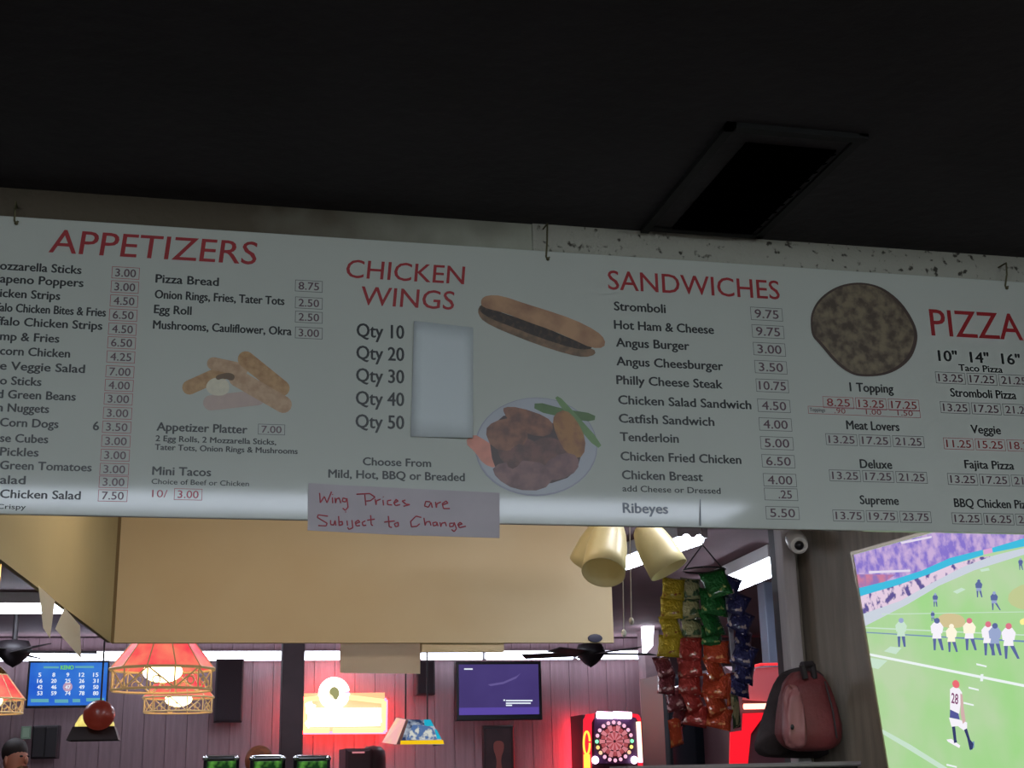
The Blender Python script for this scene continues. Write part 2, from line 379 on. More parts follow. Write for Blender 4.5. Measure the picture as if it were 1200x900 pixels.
for s, vis, x1, yb in col1:
    x0 = -3 if vis[0] in 'dn' else 0
    line(mb, s, x0, yb - (x1-x0)*slope(yb), x1, 9.6, vis)
line(mb, 'Grilled or Crispy', -60, 595, 30, 5.5, bold=.018)
line(mb, '6', 109, 504, 115.5, 10)
mb.build('menu_text', m_ink, board)
p1 = '3.00 3.00 4.50 6.50 4.50 6.50 4.25 7.00 4.00 3.00 3.00 3.50 3.00 3.00 3.00 3.00 7.50'.split()
y1 = [319, 335.5, 352, 368.5, 385, 401, 417.6, 435, 451, 467, 483.6, 500, 516.5, 533, 549.5, 564.5, 580.5]
fr, tx = Sep('price_frame', m_pink, board), Sep('price', m_plum, board)
for s, y in zip(p1, y1):
    xl = 131 - (y-319)*.0612; xr = 163.5 - (y-319)*.0540
    pbox(fr, tx, s, xl, xr, y, 14)
fr.build('price_frame', m_pink, board); tx.build('price', m_plum, board)
# appetizers, right column
mb = Sep('menu_text', m_ink, board)
for s, x0, y0, x1 in (('Pizza Bread', 182.4, 331, 256), ('Onion Rings, Fries, Tater Tots', 181.5, 349.3, 333), ('Egg Roll', 180.6, 366.8, 224), ('Mushrooms, Cauliflower, Okra', 179.4, 385, 341.4), ('Appetizer Platter', 183.6, 504.5, 289.5), ('Mini Tacos', 178.5, 556.3, 247)):
    line(mb, s, x0, y0, x1, 9.6)
for s, x0, y0, x1 in (('2 Egg Rolls, 2 Mozzarella Sticks,', 182.4, 516.8, 323.4), ('Tater Tots, Onion Rings & Mushrooms', 181.5, 527, 348.6)):
    line(mb, s, x0, y0, x1, 6.6)
line(mb, 'Choice of Beef or Chicken', 177.6, 567, 291.6, 6, bold=.018)
mb.build('menu_text', m_ink, board)
fr, tx = Sep('price_frame', m_line, board), Sep('price', m_plum, board)
for s, y in zip('8.75 2.50 2.50 3.00'.split(), (334.5, 354.3, 371, 389.5)): pbox(fr, tx, s, 345.8, 378, y, 13.5)
pbox(fr, tx, '7.00', 302.4, 334, 502.8, 12.5)
fr.build('price_frame', m_line, board); tx.build('price', m_plum, board)
fr, tx = Sep('price_frame', m_pink, board), Sep('price', m_pink, board); pbox(fr, tx, '3.00', 204, 237, 579, 13.5); line(tx, '10/', 178, 582.5, 196, 8.5, bold=0)
fr.build('price_frame', m_pink, board); tx.build('price', m_pink, board)
# wings
mb = Sep('menu_text', m_ink, board)
for s, y in zip(('Qty 10', 'Qty 20', 'Qty 30', 'Qty 40', 'Qty 50'), (394.4, 420.6, 447, 473.8, 501)): line(mb, s, 418.2 - (y-394)*.012, y, 473.3, 15.5, bold=.02)
line(mb, 'Choose From', 425.4, 545, 505, 9); line(mb, 'Mild, Hot, BBQ or Breaded', 385, 559.6, 544.4, 9.4)
mb.build('menu_text', m_ink, board)
# sandwiches
mb = Sep('menu_text', m_ink, board)
for s, x0, y0, x1 in (('Stromboli', 720, 363.5, 780), ('Hot Ham & Cheese', 720, 385.2, 836.5), ('Angus Burger', 722.3, 406, 807.7), ('Angus Cheesburger', 722.8, 428, 847.3), ('Philly Cheese Steak', 722.8, 450, 846.7),
                      ('Chicken Salad Sandwich', 725, 473.3, 880.3), ('Catfish Sandwich', 725.6, 495, 837), ('Tenderloin', 727, 516.6, 795.3), ('Chicken Fried Chicken', 727.7, 539.3, 868.6), ('Chicken Breast', 729.3, 561.2, 823.5)):
    line(mb, s, x0, y0, x1, 10)
line(mb, 'add Cheese or Dressed', 729.7, 575.8, 844.5, 7, bold=.018)
mb.build('menu_text', m_ink, board)
mb = Sep('menu_text', m_grey, board); line(mb, 'Ribeyes', 730.3, 600.8, 782.8, 11.5); mb.build('menu_text', m_grey, board)  # ink greyed for the reflection that fades this line
fr, tx = Sep('price_frame', m_line, board), Sep('price', m_plum, board)
for s, y in zip('9.75 9.75 3.00 3.50 10.75 4.50 4.00 5.00 6.50 4.00 .25 5.50'.split(), (367.2, 387.8, 408.5, 429.6, 451.4, 474.9, 496.8, 518.8, 540, 562.2, 578.9, 600.8)):
    pbox(fr, tx, s, 879.6+(y-367)*.0762, 917+(y-367)*.084, y, 15.2 if s != '.25' else 14.5)
fr.build('price_frame', m_line, board); tx.build('price', m_plum, board)
# pizza
mb = Sep('menu_text', m_ink, board)
for s, x0, y0, x1, c in (('1 Topping', 996.3, 458.3, 1047, 10), ('Meat Lovers', 992.4, 502.8, 1054, 10), ('Deluxe', 1008.3, 548.3, 1045.5, 10), ('Supreme', 1008.3, 590.6, 1053.3, 10), ('10"  14"  16"', 1100.3, 422.7, 1195.7, 12),
                         ('Taco Pizza', 1124, 434.4, 1175, 7.5), ('Stromboli Pizza', 1114.4, 464.5, 1191, 9.5), ('Veggie', 1138.3, 507.5, 1173, 9.5), ('Fajita Pizza', 1131, 548.6, 1188.5, 9.5)): line(mb, s, x0, y0, x1, c)
line(mb, 'BBQ Chicken Pizza', 1118.8, 594, 1200, 9.8, 'BBQ Chicken Piz') if False else line(mb, 'BBQ Chicken Pizza', 1118.8, 594, 1212.5, 9.8)
mb.build('menu_text', m_ink, board)
rows = [(964.3, 471.2, '8.25 13.25 17.25', 38.4, 1), (967.7, 514.6, '13.25 17.25 21.25', 39.2, 0), (971.9, 557, '13.25 17.25 21.25', 39, 0), (976, 604, '13.75 19.75 23.75', 39.2, 0),
        (1096.4, 442.3, '13.25 17.25 21.25', 37, 0), (1102, 477.2, '13.25 17.25 21.25', 36.6, 0), (1105.8, 519.6, '11.25 15.25 18.25', 37.2, 1), (1110.5, 561.3, '13.25 17.25 21.25', 37.4, 0), (1115.5, 607.4, '12.25 16.25 20.25', 37.4, 2)]
frb, txb, frr, txr = Sep('price_frame', m_line, board), Sep('price', m_plum, board), Sep('price_frame', m_pink, board), Sep('price', mat('print_brick', (140, 50, 52), .4), board)
for x0, y, ss, pitch, red in rows:
    for k, s in enumerate(ss.split()):
        xa = x0+k*pitch; f_, t_ = (frr, txr) if red == 1 and k < 3 else (frb, txb)
        pbox(f_, t_, s, xa, xa+pitch*.94, y + k*pitch*slope(y), 13.5)
pbox(frr, txr, '', 947, 1078.5, 480.5, 9)
for s, x0, x1 in (('.90', 978, 991), ('1.00', 1015, 1033), ('1.50', 1052, 1070)): line(txr, s, x0, 484.2+(x0-978)*slope(484), x1, 6, bold=0)
frb.build('price_frame', m_line, board); txb.build('price', m_plum, board); frr.build('price_frame', m_pink, board); txr.build('price', mat('print_brick', (140, 50, 52), .4), board)
mb = Sep('menu_text', m_line, board); line(mb, 'Toppings', 949, 481.8, 967, 4, bold=.02); mb.build('menu_text', m_line, board)
# flat food prints
def flat(pts, y): return [B(px, py, y) for px, py in pts]
def smoothpoly(pts, it=2):
    for _ in range(it):
        q = []
        for i, p in enumerate(pts):
            n = pts[(i+1) % len(pts)]
            q += [(p[0]*.75+n[0]*.25, p[1]*.75+n[1]*.25), (p[0]*.25+n[0]*.75, p[1]*.25+n[1]*.75)]
        pts = q
    return pts
_lay = [0]
def decal(mb, pts, sm=2, lift=None):
    _lay[0] += 1
    y = BY - .0006 - .00004*_lay[0]
    p = flat(smoothpoly(pts, sm) if sm else pts, y)
    mb.add(p, [tuple(range(len(p)))])
def cap_poly(a, b, r, n=8, r2=None):
    r2 = r2 or r; ang = math.atan2(b[1]-a[1], b[0]-a[0]); out = []
    for i in range(n+1): t = ang+PI/2+PI*i/n; out.append((a[0]+r*math.cos(t), a[1]+r*math.sin(t)))
    for i in range(n+1): t = ang-PI/2+PI*i/n; out.append((b[0]+r2*math.cos(t), b[1]+r2*math.sin(t)))
    return out
S = 10/3.3333
def R4(l, o, s): return [(o[0]+x/s, o[1]+y/s) for x, y in l]
m_stick = mat('print_stick', (176, 138, 92), .4, rgb2=(150, 108, 66), thresh=(.4, .65), vscale=60)
m_stick2 = mat('print_stick_pale', (182, 150, 118), .4, rgb2=(160, 124, 92), thresh=(.4, .65), vscale=60)
for nm, a, b, rr, mt in (('printed_stick', (222, 454), (262, 436), 8.5, m_stick), ('printed_stick', (250, 426), (283, 433), 7.5, m_stick2), ('printed_stick', (247, 472), (302, 466), 9, mat('print_stick_faint', (172, 150, 140), .4, var=.06, vscale=50)),
                         ('printed_stick', (288, 421), (330, 455), 9.5, m_stick), ('printed_stick', (278, 443), (332, 474), 10, m_stick2)):
    mb = MB(); decal(mb, cap_poly(a, b, rr), 0); mb.build(nm, mt, board)
mb = MB(); decal(mb, [(240, 454), (246, 444), (258, 442), (268, 447), (269, 459), (261, 464), (247, 463)]); mb.build('printed_dip', mat('print_dip', (200, 192, 170), .4, var=.08, vscale=80), board)
mb = MB(); decal(mb, [(252, 440), (268, 436), (276, 440), (273, 447), (262, 443), (254, 446)]); mb.build('printed_shadow', mat('print_brown', (96, 70, 42), .4), board)
# long sandwich: origin (360,290) scale 3.333
o3 = (360, 290); s3 = 3.3333
mb = MB(); decal(mb, R4([(668,235),(690,215),(760,255),(900,320),(1050,380),(1120,395),(1128,418),(1085,430),(1020,418),(900,380),(760,325),(690,290),(668,262)], o3, s3), 1); mb.build('printed_sandwich', mat('print_bun_low', (130, 100, 76), .4, rgb2=(100, 80, 62), thresh=(.4, .6), vscale=40), board)
mb = MB(); decal(mb, R4([(678,222),(740,248),(900,300),(1050,365),(1120,385),(1100,400),(1040,395),(900,350),(800,310),(720,280),(672,250)], o3, s3), 1); mb.build('printed_filling', mat('print_filling', (48, 36, 32), .4, rgb2=(84, 62, 46), thresh=(.5, .7), vscale=90), board)
mb = MB(); decal(mb, R4([(680,200),(705,186),(760,188),(860,222),(920,240),(1040,280),(1130,325),(1165,360),(1160,392),(1110,393),(1040,360),(960,325),(860,290),(770,255),(700,238),(678,225)], o3, s3), 1); mb.build('printed_bun', mat('print_bun', (178, 138, 104), .4, rgb2=(140, 100, 78), thresh=(.4, .65), vscale=14), board)
# plate of wings: origin (350,440)
o4 = (350, 440)
def circ(c, rx, ry, n=40, rot=0): return [(c[0]+rx*math.cos(2*PI*i/n)*math.cos(rot)-ry*math.sin(2*PI*i/n)*math.sin(rot), c[1]+rx*math.cos(2*PI*i/n)*math.sin(rot)+ry*math.sin(2*PI*i/n)*math.cos(rot)) for i in range(n)]
mb = MB(); decal(mb, circ((628.3, 523.6), 71.8, 57.8), 0); mb.build('printed_plate', mat('print_plate_rim', (142, 142, 156), .4), board)
mb = MB(); decal(mb, circ((628.6, 523), 70.3, 56.4), 0); mb.build('printed_plate', mat('print_plate', (164, 166, 174), .4, var=.05, vscale=8), board)
for pts, c in (([(648,262),(680,225),(740,260),(810,310),(770,365),(720,345),(690,300)], (200, 128, 110)),
               ([(922,100),(1040,132),(1160,150),(1155,182),(1060,170),(920,138)], (80, 108, 62)),
               ([(998,90),(1015,78),(1060,125),(1188,268),(1165,288),(1080,190)], (104, 134, 84)),):
    mb = MB(); decal(mb, R4(pts, o4, s3), 1); mb.build('printed_vegetable', mat('print_veg_%d' % c[0], c, .4, var=.15, vscale=30), board)
mb = MB(); decal(mb, R4([(740,210),(820,140),(980,190),(1060,180),(1110,290),(1080,390),(960,430),(820,430),(760,360)], o4, s3), 1); mb.build('printed_shadow', mat('print_wing_shadow', (62, 40, 40), .4), board)
m_w = [mat('print_wing_a', (136, 90, 68), .4, rgb2=(92, 56, 48), thresh=(.4, .65), vscale=35), mat('print_wing_b', (112, 72, 64), .4, rgb2=(78, 48, 46), thresh=(.4, .6), vscale=35), mat('print_wing_c', (156, 108, 62), .4, rgb2=(110, 68, 48), thresh=(.45, .7), vscale=30), mat('print_wing_d', (128, 92, 90), .4, rgb2=(98, 66, 68), thresh=(.4, .65), vscale=30)]
for pts, k in (([(880,280),(960,235),(1040,270),(1050,330),(960,350),(880,330)], 1), ([(770,250),(850,230),(930,270),(950,340),(880,370),(800,340)], 1), ([(730,210),(760,180),(830,170),(885,200),(890,260),(830,290),(760,280)], 0), ([(805,120),(860,125),(960,165),(990,200),(970,235),(900,225),(840,190),(808,150)], 0),
               ([(1000,150),(1040,135),(1080,180),(1115,250),(1110,310),(1070,315),(1030,270),(1000,200)], 2), ([(760,350),(850,330),(960,350),(990,400),(950,445),(850,440),(780,400)], 3), ([(960,340),(1030,300),(1085,320),(1085,375),(1020,405),(960,400)], 3), ([(820,290),(870,260),(880,320),(840,370),(810,350)], 1)):
    cx_, cy_ = sum(p[0] for p in pts)/len(pts), sum(p[1] for p in pts)/len(pts)
    pts = [(cx_+(x-cx_)*1.05+5*math.sin(7*i), cy_+(y-cy_)*1.05+5*math.cos(5*i)) for i, (x, y) in enumerate(pts)]
    mb = MB(); decal(mb, R4(pts, o4, s3), 1); mb.build('printed_wing', m_w[k], board)
# pizza
mb = MB(); decal(mb, R4([(45,330),(48,260),(90,185),(170,125),(260,98),(350,98),(440,125),(530,195),(590,280),(625,360),(622,430),(590,510),(520,570),(440,600),(350,607),(270,598),(180,535),(90,425),(55,390)], (940, 310), 4.6154), 2)
mb.build('printed_pizza', mat('print_crust', (66, 50, 44), .5, var=.2, vscale=20), board)
mb = MB(); decal(mb, R4([(55,330),(60,262),(100,192),(178,135),(262,108),(350,108),(432,135),(515,205),(575,285),(608,360),(602,425),(570,500),(510,555),(436,588),(350,596),(278,588),(192,525),(105,418),(68,385)], (940, 310), 4.6154), 2)
mb.build('printed_topping', mat('print_pizza', (124, 110, 88), .5, rgb2=(72, 60, 50), thresh=(.38, .62), vscale=38), board)
# small crack above Ribeyes and hanging hooks
mb = MB(); decal(mb, [(820.2, 585), (821, 585), (821.8, 616), (819.6, 616)], 0); mb.build('scratch', m_grey, board)
for x, yt, yb in ((19, 236, 261), (642, 262, 303), (1180, 308, 337)):
    a = at(x, yb, BY-.004); b = at(x-1.5, yt, BY-.004); mb = MB()
    m0 = (a+b)/2
    mb.path([a+Vector((.004,0,.004)), a, a+Vector((-.004, 0, .004)), m0+Vector((-.001,-.004,0)), b+Vector((.002,0,0)), b+Vector((0, .036, 0))], .0022, 6)
    mb.ball(a+Vector((0, .0, -.001)), .0042)
    mb.build('hook', mat('old_brass', (96, 92, 66), .5, metal=.7), board)
# blank card and handwritten note
card = MB()
c_ = [at(485.4, 376, BY-.006), at(554.6, 383.8, BY-.003), at(554.2, 513.3, BY-.009), at(481.3, 511.5, BY-.004)]
n_ = 6; g = []
for j in range(n_+1):
    for i in range(n_+1):
        u, v = i/n_, j/n_
        p = (c_[0]*(1-u)+c_[1]*u)*(1-v) + (c_[3]*(1-u)+c_[2]*u)*v
        p.y -= .003*math.sin(PI*u)*math.sin(PI*v*.9); g.append(p)
card.add(g, [(j*(n_+1)+i, (j+1)*(n_+1)+i, (j+1)*(n_+1)+i+1, j*(n_+1)+i+1) for j in range(n_) for i in range(n_)], True)
o = card.build('blank_card', mat('card_white', (196, 202, 204), .7, spec=.2), None, 'blank white card taped over the wing prices on the menu board', 'card')
sol = o.modifiers.new('thickness', 'SOLIDIFY'); sol.thickness = .0012
NY = BY-.004
nt_ = thing('handwritten_note', at(472, 626, NY), 'paper note with red handwriting taped across the lower edge of the menu board', 'note')
pts = [at(361.5, 566, NY), at(400, 568.5, NY), at(585.5, 577.5, NY), at(585.5, 630.5, NY), at(470, 627, NY), at(360.5, 621.5, NY)]
MB().prism([pts[0], pts[1], pts[2], pts[3], pts[4], pts[5]], (0, .0015, 0)).build('paper', mat('note_paper', (178, 170, 175), .8, spec=.1, var=.05, vscale=12), nt_)
# strokes: origin (350,560) scale 4.8
HW = [[(118,85),(122,140),(145,105),(160,140),(185,78)], [(190,110),(192,142)], [(190,92),(192,95)], [(205,112),(208,142),(212,118),(228,112),(238,142)], [(268,118),(250,112),(246,132),(265,135),(272,115),(278,165),(262,182),(248,170)],
      [(372,95),(378,155)], [(325,92),(400,88),(430,108),(405,128),(380,130)], [(430,118),(436,152),(438,128),(460,120)], [(475,125),(478,155)], [(476,105),(478,108)], [(520,125),(500,128),(500,150),(525,152)], [(535,142),(560,130),(548,120),(535,140),(545,156),(570,150)], [(600,125),(582,130),(605,148),(625,150),(590,160)],
      [(740,135),(715,132),(708,158),(730,165),(745,138),(752,168)], [(770,135),(775,168),(778,145),(800,135)], [(808,152),(840,142),(830,130),(808,145),(815,172),(850,172)],
      [(165,215),(110,208),(105,222),(160,255),(155,270),(110,268)], [(180,238),(180,262),(198,265),(205,240),(210,268)], [(225,215),(228,268),(248,262),(245,245),(228,248)], [(272,240),(275,268)], [(265,190),(266,194)], [(300,238),(305,280),(285,290),(275,278)], [(318,258),(345,248),(335,238),(318,250),(325,270),(345,268)], [(375,242),(358,250),(362,268),(380,266)], [(405,210),(408,262),(418,268)], [(385,238),(428,232)],
      [(505,215),(510,275),(525,278)], [(482,248),(540,242)], [(560,250),(538,258),(545,275),(562,270),(560,250)], [(690,222),(660,215),(630,245),(635,275),(665,272),(680,258)], [(705,225),(712,268),(718,248),(738,245),(745,268)], [(775,248),(755,252),(758,270),(776,266),(778,250),(785,272)], [(795,250),(800,275),(806,255),(825,250),(832,272)], [(868,255),(850,255),(850,275),(870,272),(875,250),(888,285),(875,302),(860,290)], [(895,268),(920,258),(908,250),(895,262),(905,280),(940,272)]]
mb = MB()
for stq in HW:
    P = [at(350+x/4.8, 560+y/4.8, NY-.0008) for x, y in stq]
    mb.path(P, .0015, 5)
mb.build('handwriting', mat('red_marker', (166, 60, 70), .6), nt_)
# ceiling vent
vz = CEIL
q = [atz(850, 142, vz), atz(1020, 155, vz), atz(752, 268, vz)]
o_in = [atz(868, 171, vz), atz(984, 171, vz), atz(790, 266, vz), atz(886, 268, vz)]
vx0, vx1 = (q[0].x+q[2].x)/2, max(q[1].x, 0); vy0, vy1 = min(q[2].y, BY-.05), q[0].y
print('vent', q, o_in)
ven = thing('ceiling_vent', ((vx0+vx1)/2, (vy0+vy1)/2, CEIL-.03), 'black rectangular air vent in the ceiling above the sandwich list', 'air vent')
ya, yb2 = min(q[0].y, q[2].y), max(q[0].y, q[2].y)
yb2 = min(yb2, BY+.02); ix0 = o_in[0].x*.5+o_in[2].x*.5; ix1 = o_in[1].x*.5+o_in[3].x*.5; iy0 = (o_in[0].y+o_in[1].y)/2; iy1 = yb2-.02
xa, xb = vx0, vx1
m_vent = mat('vent_dark', (15, 15, 18), .6); m_lip = mat('vent_lip', (11, 11, 12), .8)
MB().box((xa, ya, CEIL-.012), (xb, ya+.022, CEIL)).box((xa, ya, CEIL-.012), (xa+.02, yb2, CEIL)).box((xb-.02, ya, CEIL-.006), (xb, yb2, CEIL)).box((xa, iy1, CEIL-.006), (xb, yb2, CEIL)).build('frame', m_lip, ven)
MB().box((ix0, iy0, CEIL-.004), (ix1, iy1, CEIL)).build('duct_shade', mat('duct_shade_black', (3, 3, 4), 1, spec=0), ven)  # flat black panel stands for the shade inside the duct recess
k = 0; yy = iy0
while yy < iy1-.03:
    MB().frame((ix0, yy, CEIL-.012), (ix1-ix0, 0, 0), (0, .02, .006), (0, .001, .003)).build('slat', mat('slat_black', (3, 3, 4), 1, spec=0), ven); yy += .045
# ---------------------------------------------------------------- soffit extras
def translucent(m, rgb, f=.5):
    nt = m.node_tree; b = nt.nodes['Principled BSDF']; tr = nt.nodes.new('ShaderNodeBsdfTranslucent'); mx = nt.nodes.new('ShaderNodeMixShader')
    tr.inputs[0].default_value = lin(rgb)+(1,); mx.inputs[0].default_value = f
    nt.links.new(b.outputs[0], mx.inputs[1]); nt.links.new(tr.outputs[0], mx.inputs[2]); nt.links.new(mx.outputs[0], nt.nodes['Material Output'].inputs[0]); return m
m_pen = translucent(mat('pennant_cream', (244, 236, 216), .7), (250, 244, 226), .5)
def sheet(name, pts, th, m, label, cat):
    return MB().add([Vector(p)+Vector(th)*.5 for p in pts], [tuple(range(len(pts)))]).build(name, m, None, label, cat)
def on_left(px, py):     # point on the left soffit face plane shifted slightly beyond
    d = ray(px, py); p0 = Vector((s0.x, SY, SZ)) - nrm*.012; t = (p0-EYE).dot(nrm)/d.dot(nrm); return EYE + d*t
sheet('pennant', [on_left(*p) for p in ((46.5, 686), (66, 704), (60, 748), (52, 736))], nrm*.006, m_pen, 'narrow cream pennant hanging at the far left below the cream panel', 'pennant')
sheet('pennant', [on_left(*p) for p in ((77, 712), (95, 733), (96.5, 772), (66, 737))], nrm*.006, m_pen, 'wider cream pennant hanging nearest the corner of the cream panel', 'pennant')
cy = SY+.06
c4 = [at(399.5, 753, cy), at(493, 752, cy), at(492.5, 789.5, cy), at(398.5, 788.5, cy)]
sheet('blank_placard', [c4[0]+Vector((0,0,.05)), c4[1]+Vector((0,0,.05)), c4[2], c4[3]], (0, .006, 0), translucent(mat('placard', (206, 186, 154), .7), (240, 215, 180), .6), 'blank tan placard hanging below the cream panel', 'placard')
a = at(697, 744, SY)
MB().lathe((a.x, SY, a.z), (0, -1, 0), [(0, .028), (.004, .028), (.005, .024), (.005, .0)], 20).build('oval_tag', mat('tag_blue', (62, 62, 86), .5), None, 'small dark oval tag at the lower right of the cream panel', 'tag').scale = (1, 1, .55)
# ---------------------------------------------------------------- ceiling fan with bell shades
H = at(736, 592, 3.9)
fan = thing('ceiling_fan', (H.x, 3.9, H.z), 'ceiling fan with cream bell glass shades showing below the menu board', 'ceiling fan')
MB().tube((H.x, 3.9, CEIL), (H.x, 3.9, H.z+.2), .015).lathe((H.x, 3.9, CEIL), (0, 0, -1), [(0, .07), (.05, .06), (.06, .015)]).build('downrod', m_brass, fan)
MB().lathe((H.x, 3.9, H.z+.22), (0, 0, -1), [(0, .02), (.01, .1), (.08, .13), (.13, .1), (.15, .04), (.24, .035), (.26, 0)]).build('motor', m_brass, fan)
for k in range(5):
    a_ = 2*PI*k/5+.3; d = Vector((math.cos(a_), math.sin(a_), 0)); s_ = Vector((-d.y, d.x, .15)).normalized()
    c_ = Vector((H.x, 3.9, H.z+.12))
    MB().frame(c_+d*.12-s_*.06, d*.45, s_*.12, Vector((0,0,.006))).build('blade', mat('fan_blade', (90, 62, 40), .5), fan)
def shade(p0, p1, r, nm='shade', ruf=.0):
    p0, p1 = Vector(p0), Vector(p1); L = (p1-p0).length; ax = (p1-p0).normalized()
    prof = [(0, .016), (.04, .03), (.12, .042), (.3, .054), (.55, .062), (.8, .064), (1, .066), (1.0, .063), (.8, .061), (.55, .059), (.3, .051), (.12, .039), (.04, .027)]
    sh_ = MB().lathe(p0, ax, [(t*L, q_*r/.066) for t, q_ in prof], 32).build(nm, mat('cream_glass', (214, 202, 156), .35, var=.06, vscale=6, emit=.04, ecol=(255, 230, 160)), fan)  # faint glow put into the glass, though its lamp is unlit
    MB().lathe(p0, -ax, [(-.012, .0), (-.012, .018), (.018, .016), (.02, .008)], 16).build('fitter', m_brass, sh_)
hub = Vector((H.x, 3.9, H.z-.03))
for p0, p1, r_ in ((at(752, 614, 3.9), at(784, 668, 3.86), .062), (at(716, 610, 3.84), at(707, 671, 3.74), .064), (at(712, 612, 3.98), at(688, 662, 4.06), .060)):
    shade(p0, p1, r_); MB().path([hub, (hub+p0)/2+Vector((0,0,.02)), p0], .008).build('arm', m_brass, fan)
for px, py in ((731, 742), (740, 728)):
    a = at(px-.5, 640, 3.88); b = at(px, py, 3.88)
    pc_ = MB().path([a+Vector((0,0,.1)), b], .0016, 5).build('pull_chain', mat('chain', (190, 186, 180), .4, metal=.6), fan)
    MB().ball(b, .008, .008, .012).build('pull_knob', mat('knob_clear', (200, 196, 190), .2), pc_)
# distant fans
def far_fan(px, py, Y, label):
    c = at(px, py, Y); f = thing('ceiling_fan', c, label, 'ceiling fan')
    MB().tube((c.x, Y, CEIL), (c.x, Y, c.z+.05), .02).lathe((c.x, Y, c.z+.1), (0,0,-1), [(0,.02),(.01,.1),(.08,.13),(.13,.09),(.17,.05),(.2,0)]).build('motor', m_dark, f)
    for k in range(5):
        a_ = 2*PI*k/5+.12; d = Vector((math.cos(a_), math.sin(a_), 0)); s_ = Vector((-d.y, d.x, .2)).normalized()
        MB().frame(Vector((c.x, Y, c.z+.01))+d*.1-s_*.06, d*.48, s_*.13, Vector((0,0,.006))).build('blade', mat('blade_dark', (50, 44, 46), .8), f)
far_fan(692, 768, 11.0, 'dark ceiling fan in front of the light tubes right of the purple television')
far_fan(16, 766, 10.5, 'dark ceiling fan at the far left above the blue keno television')
# ---------------------------------------------------------------- billiard lamps with red shades
def red_lamp(px, pyb, Y, hw, label, clip_top):
    c = at(px, pyb, Y); r = hw/1579.4*ray(px, pyb).length/ray(px, pyb).y*Y*1.0
    r = (at(px+hw, pyb, Y).x - c.x)
    k = r/.24; z0 = c.z
    L = thing('hanging_lamp', (c.x, Y, z0), label, 'hanging lamp')
    N = 12; c0 = Vector((c.x, Y, 0))
    bh = .095*k; sh = .17*k
    ang = [2*PI*(i+.5)/N for i in range(N)]
    def ring(z, rr): return [Vector((c.x+rr*math.cos(t), Y+rr*math.sin(t), z)) for t in ang]
    b0, b1, t1 = ring(z0, r*.97), ring(z0+bh, r*.97), ring(z0+bh+sh, r*.46); b2 = ring(z0+bh, r*1.02); t2 = ring(z0+bh+.0, r*1.0)
    mred = glow('shade_red', (250, 66, 84), 1.0, rgb2=(255, 136, 108), thresh=(.35, .65), vscale=9, coord='Object')
    for i in range(N):
        j = (i+1) % N; m_ = MB()
        m_.add([b2[i], b2[j], t1[j], t1[i]], [(0, 1, 2, 3)]); m_.build('shade_panel', mred, L)
    MB().lathe((c.x, Y, z0+bh+sh), (0,0,1), [(0, r*.46), (.02, r*.4), (.05, .04), (.07, .015)], 12).build('cap', m_brass, L)
    m_ = MB(); mg = mat('lamp_gold_lit', (190, 164, 120), .4, metal=.1, emit=.22, ecol=(240, 200, 140))  # bulb light put into the gold as a faint glow
    for rg in (b0, b1, b2): m_.path(rg+[rg[0]], .006*k, 6)
    for i in range(N): m_.path([b2[i], t1[i]], .003*k, 5)
    m_.path(t1+[t1[0]], .005*k, 6); m_.build('frame', mg, L)
    m_ = MB()
    for i in range(N):
        j = (i+1) % N; p, q_, p2, q2 = b0[i], b0[j], b1[i], b1[j]
        m_.path([p, p2], .004*k, 5)
        if i % 2: m_.path([p, q2], .004*k, 5)
        else: m_.path([q_, p2], .004*k, 5)
        cc = (p+q_+p2+q2)/4; u = (q_-p).normalized()
        off = u*(.02*k*(1 if i % 2 else -1)) + Vector((0,0,-.012*k))
        m_.path([cc+off+(u*math.cos(t_)+UZ*math.sin(t_))*.018*k for t_ in [2*PI*s/8 for s in range(9)]], .003*k, 5)
    m_.build('filigree', mg, L)
    m_ = MB(); m_.ball((c.x, Y, z0+bh*.9), r*.38, r*.38, .05*k, 20, 12); m_.build('bulb', glow('bulb_warm', (255, 224, 160), 9), L)
    MB().tube((c.x, Y, z0+bh+sh+.05), (c.x, Y, CEIL), .006).build('chain', m_brass, L)
red_lamp(189.5, 809, 5.8, 61.5, 'large red panelled lamp with gold filigree band in front of the keno television', 1)
red_lamp(208.5, 834.5, 8.3, 42, 'small red lamp with gold band directly under the large red lamp', 0)
red_lamp(-14, 836, 8.0, 42, 'red lamp with gold band cut off at the left edge of the photo', 0)
# ---------------------------------------------------------------- far wall things
FW = FARY-.05
def wbox(mb, x0, y0, x1, y1, Y, d, r=.006):
    a, b = at(x0, (y0+y1)/2, Y), at(x1, (y0+y1)/2, Y); m_ = (x0+x1)/2
    zt, zb = at(m_, y0, Y).z, at(m_, y1, Y).z
    mb.bev((a.x, Y, zb), (b.x, Y+d, zt), r); return mb
def wpoly(mb, pts, Y, d=.004): return mb.prism([at(x, y, Y) for x, y in pts], (0, d, 0))
def wall_thing(name, px, py, Y, label, cat): return thing(name, at(px, py, Y), label, cat)
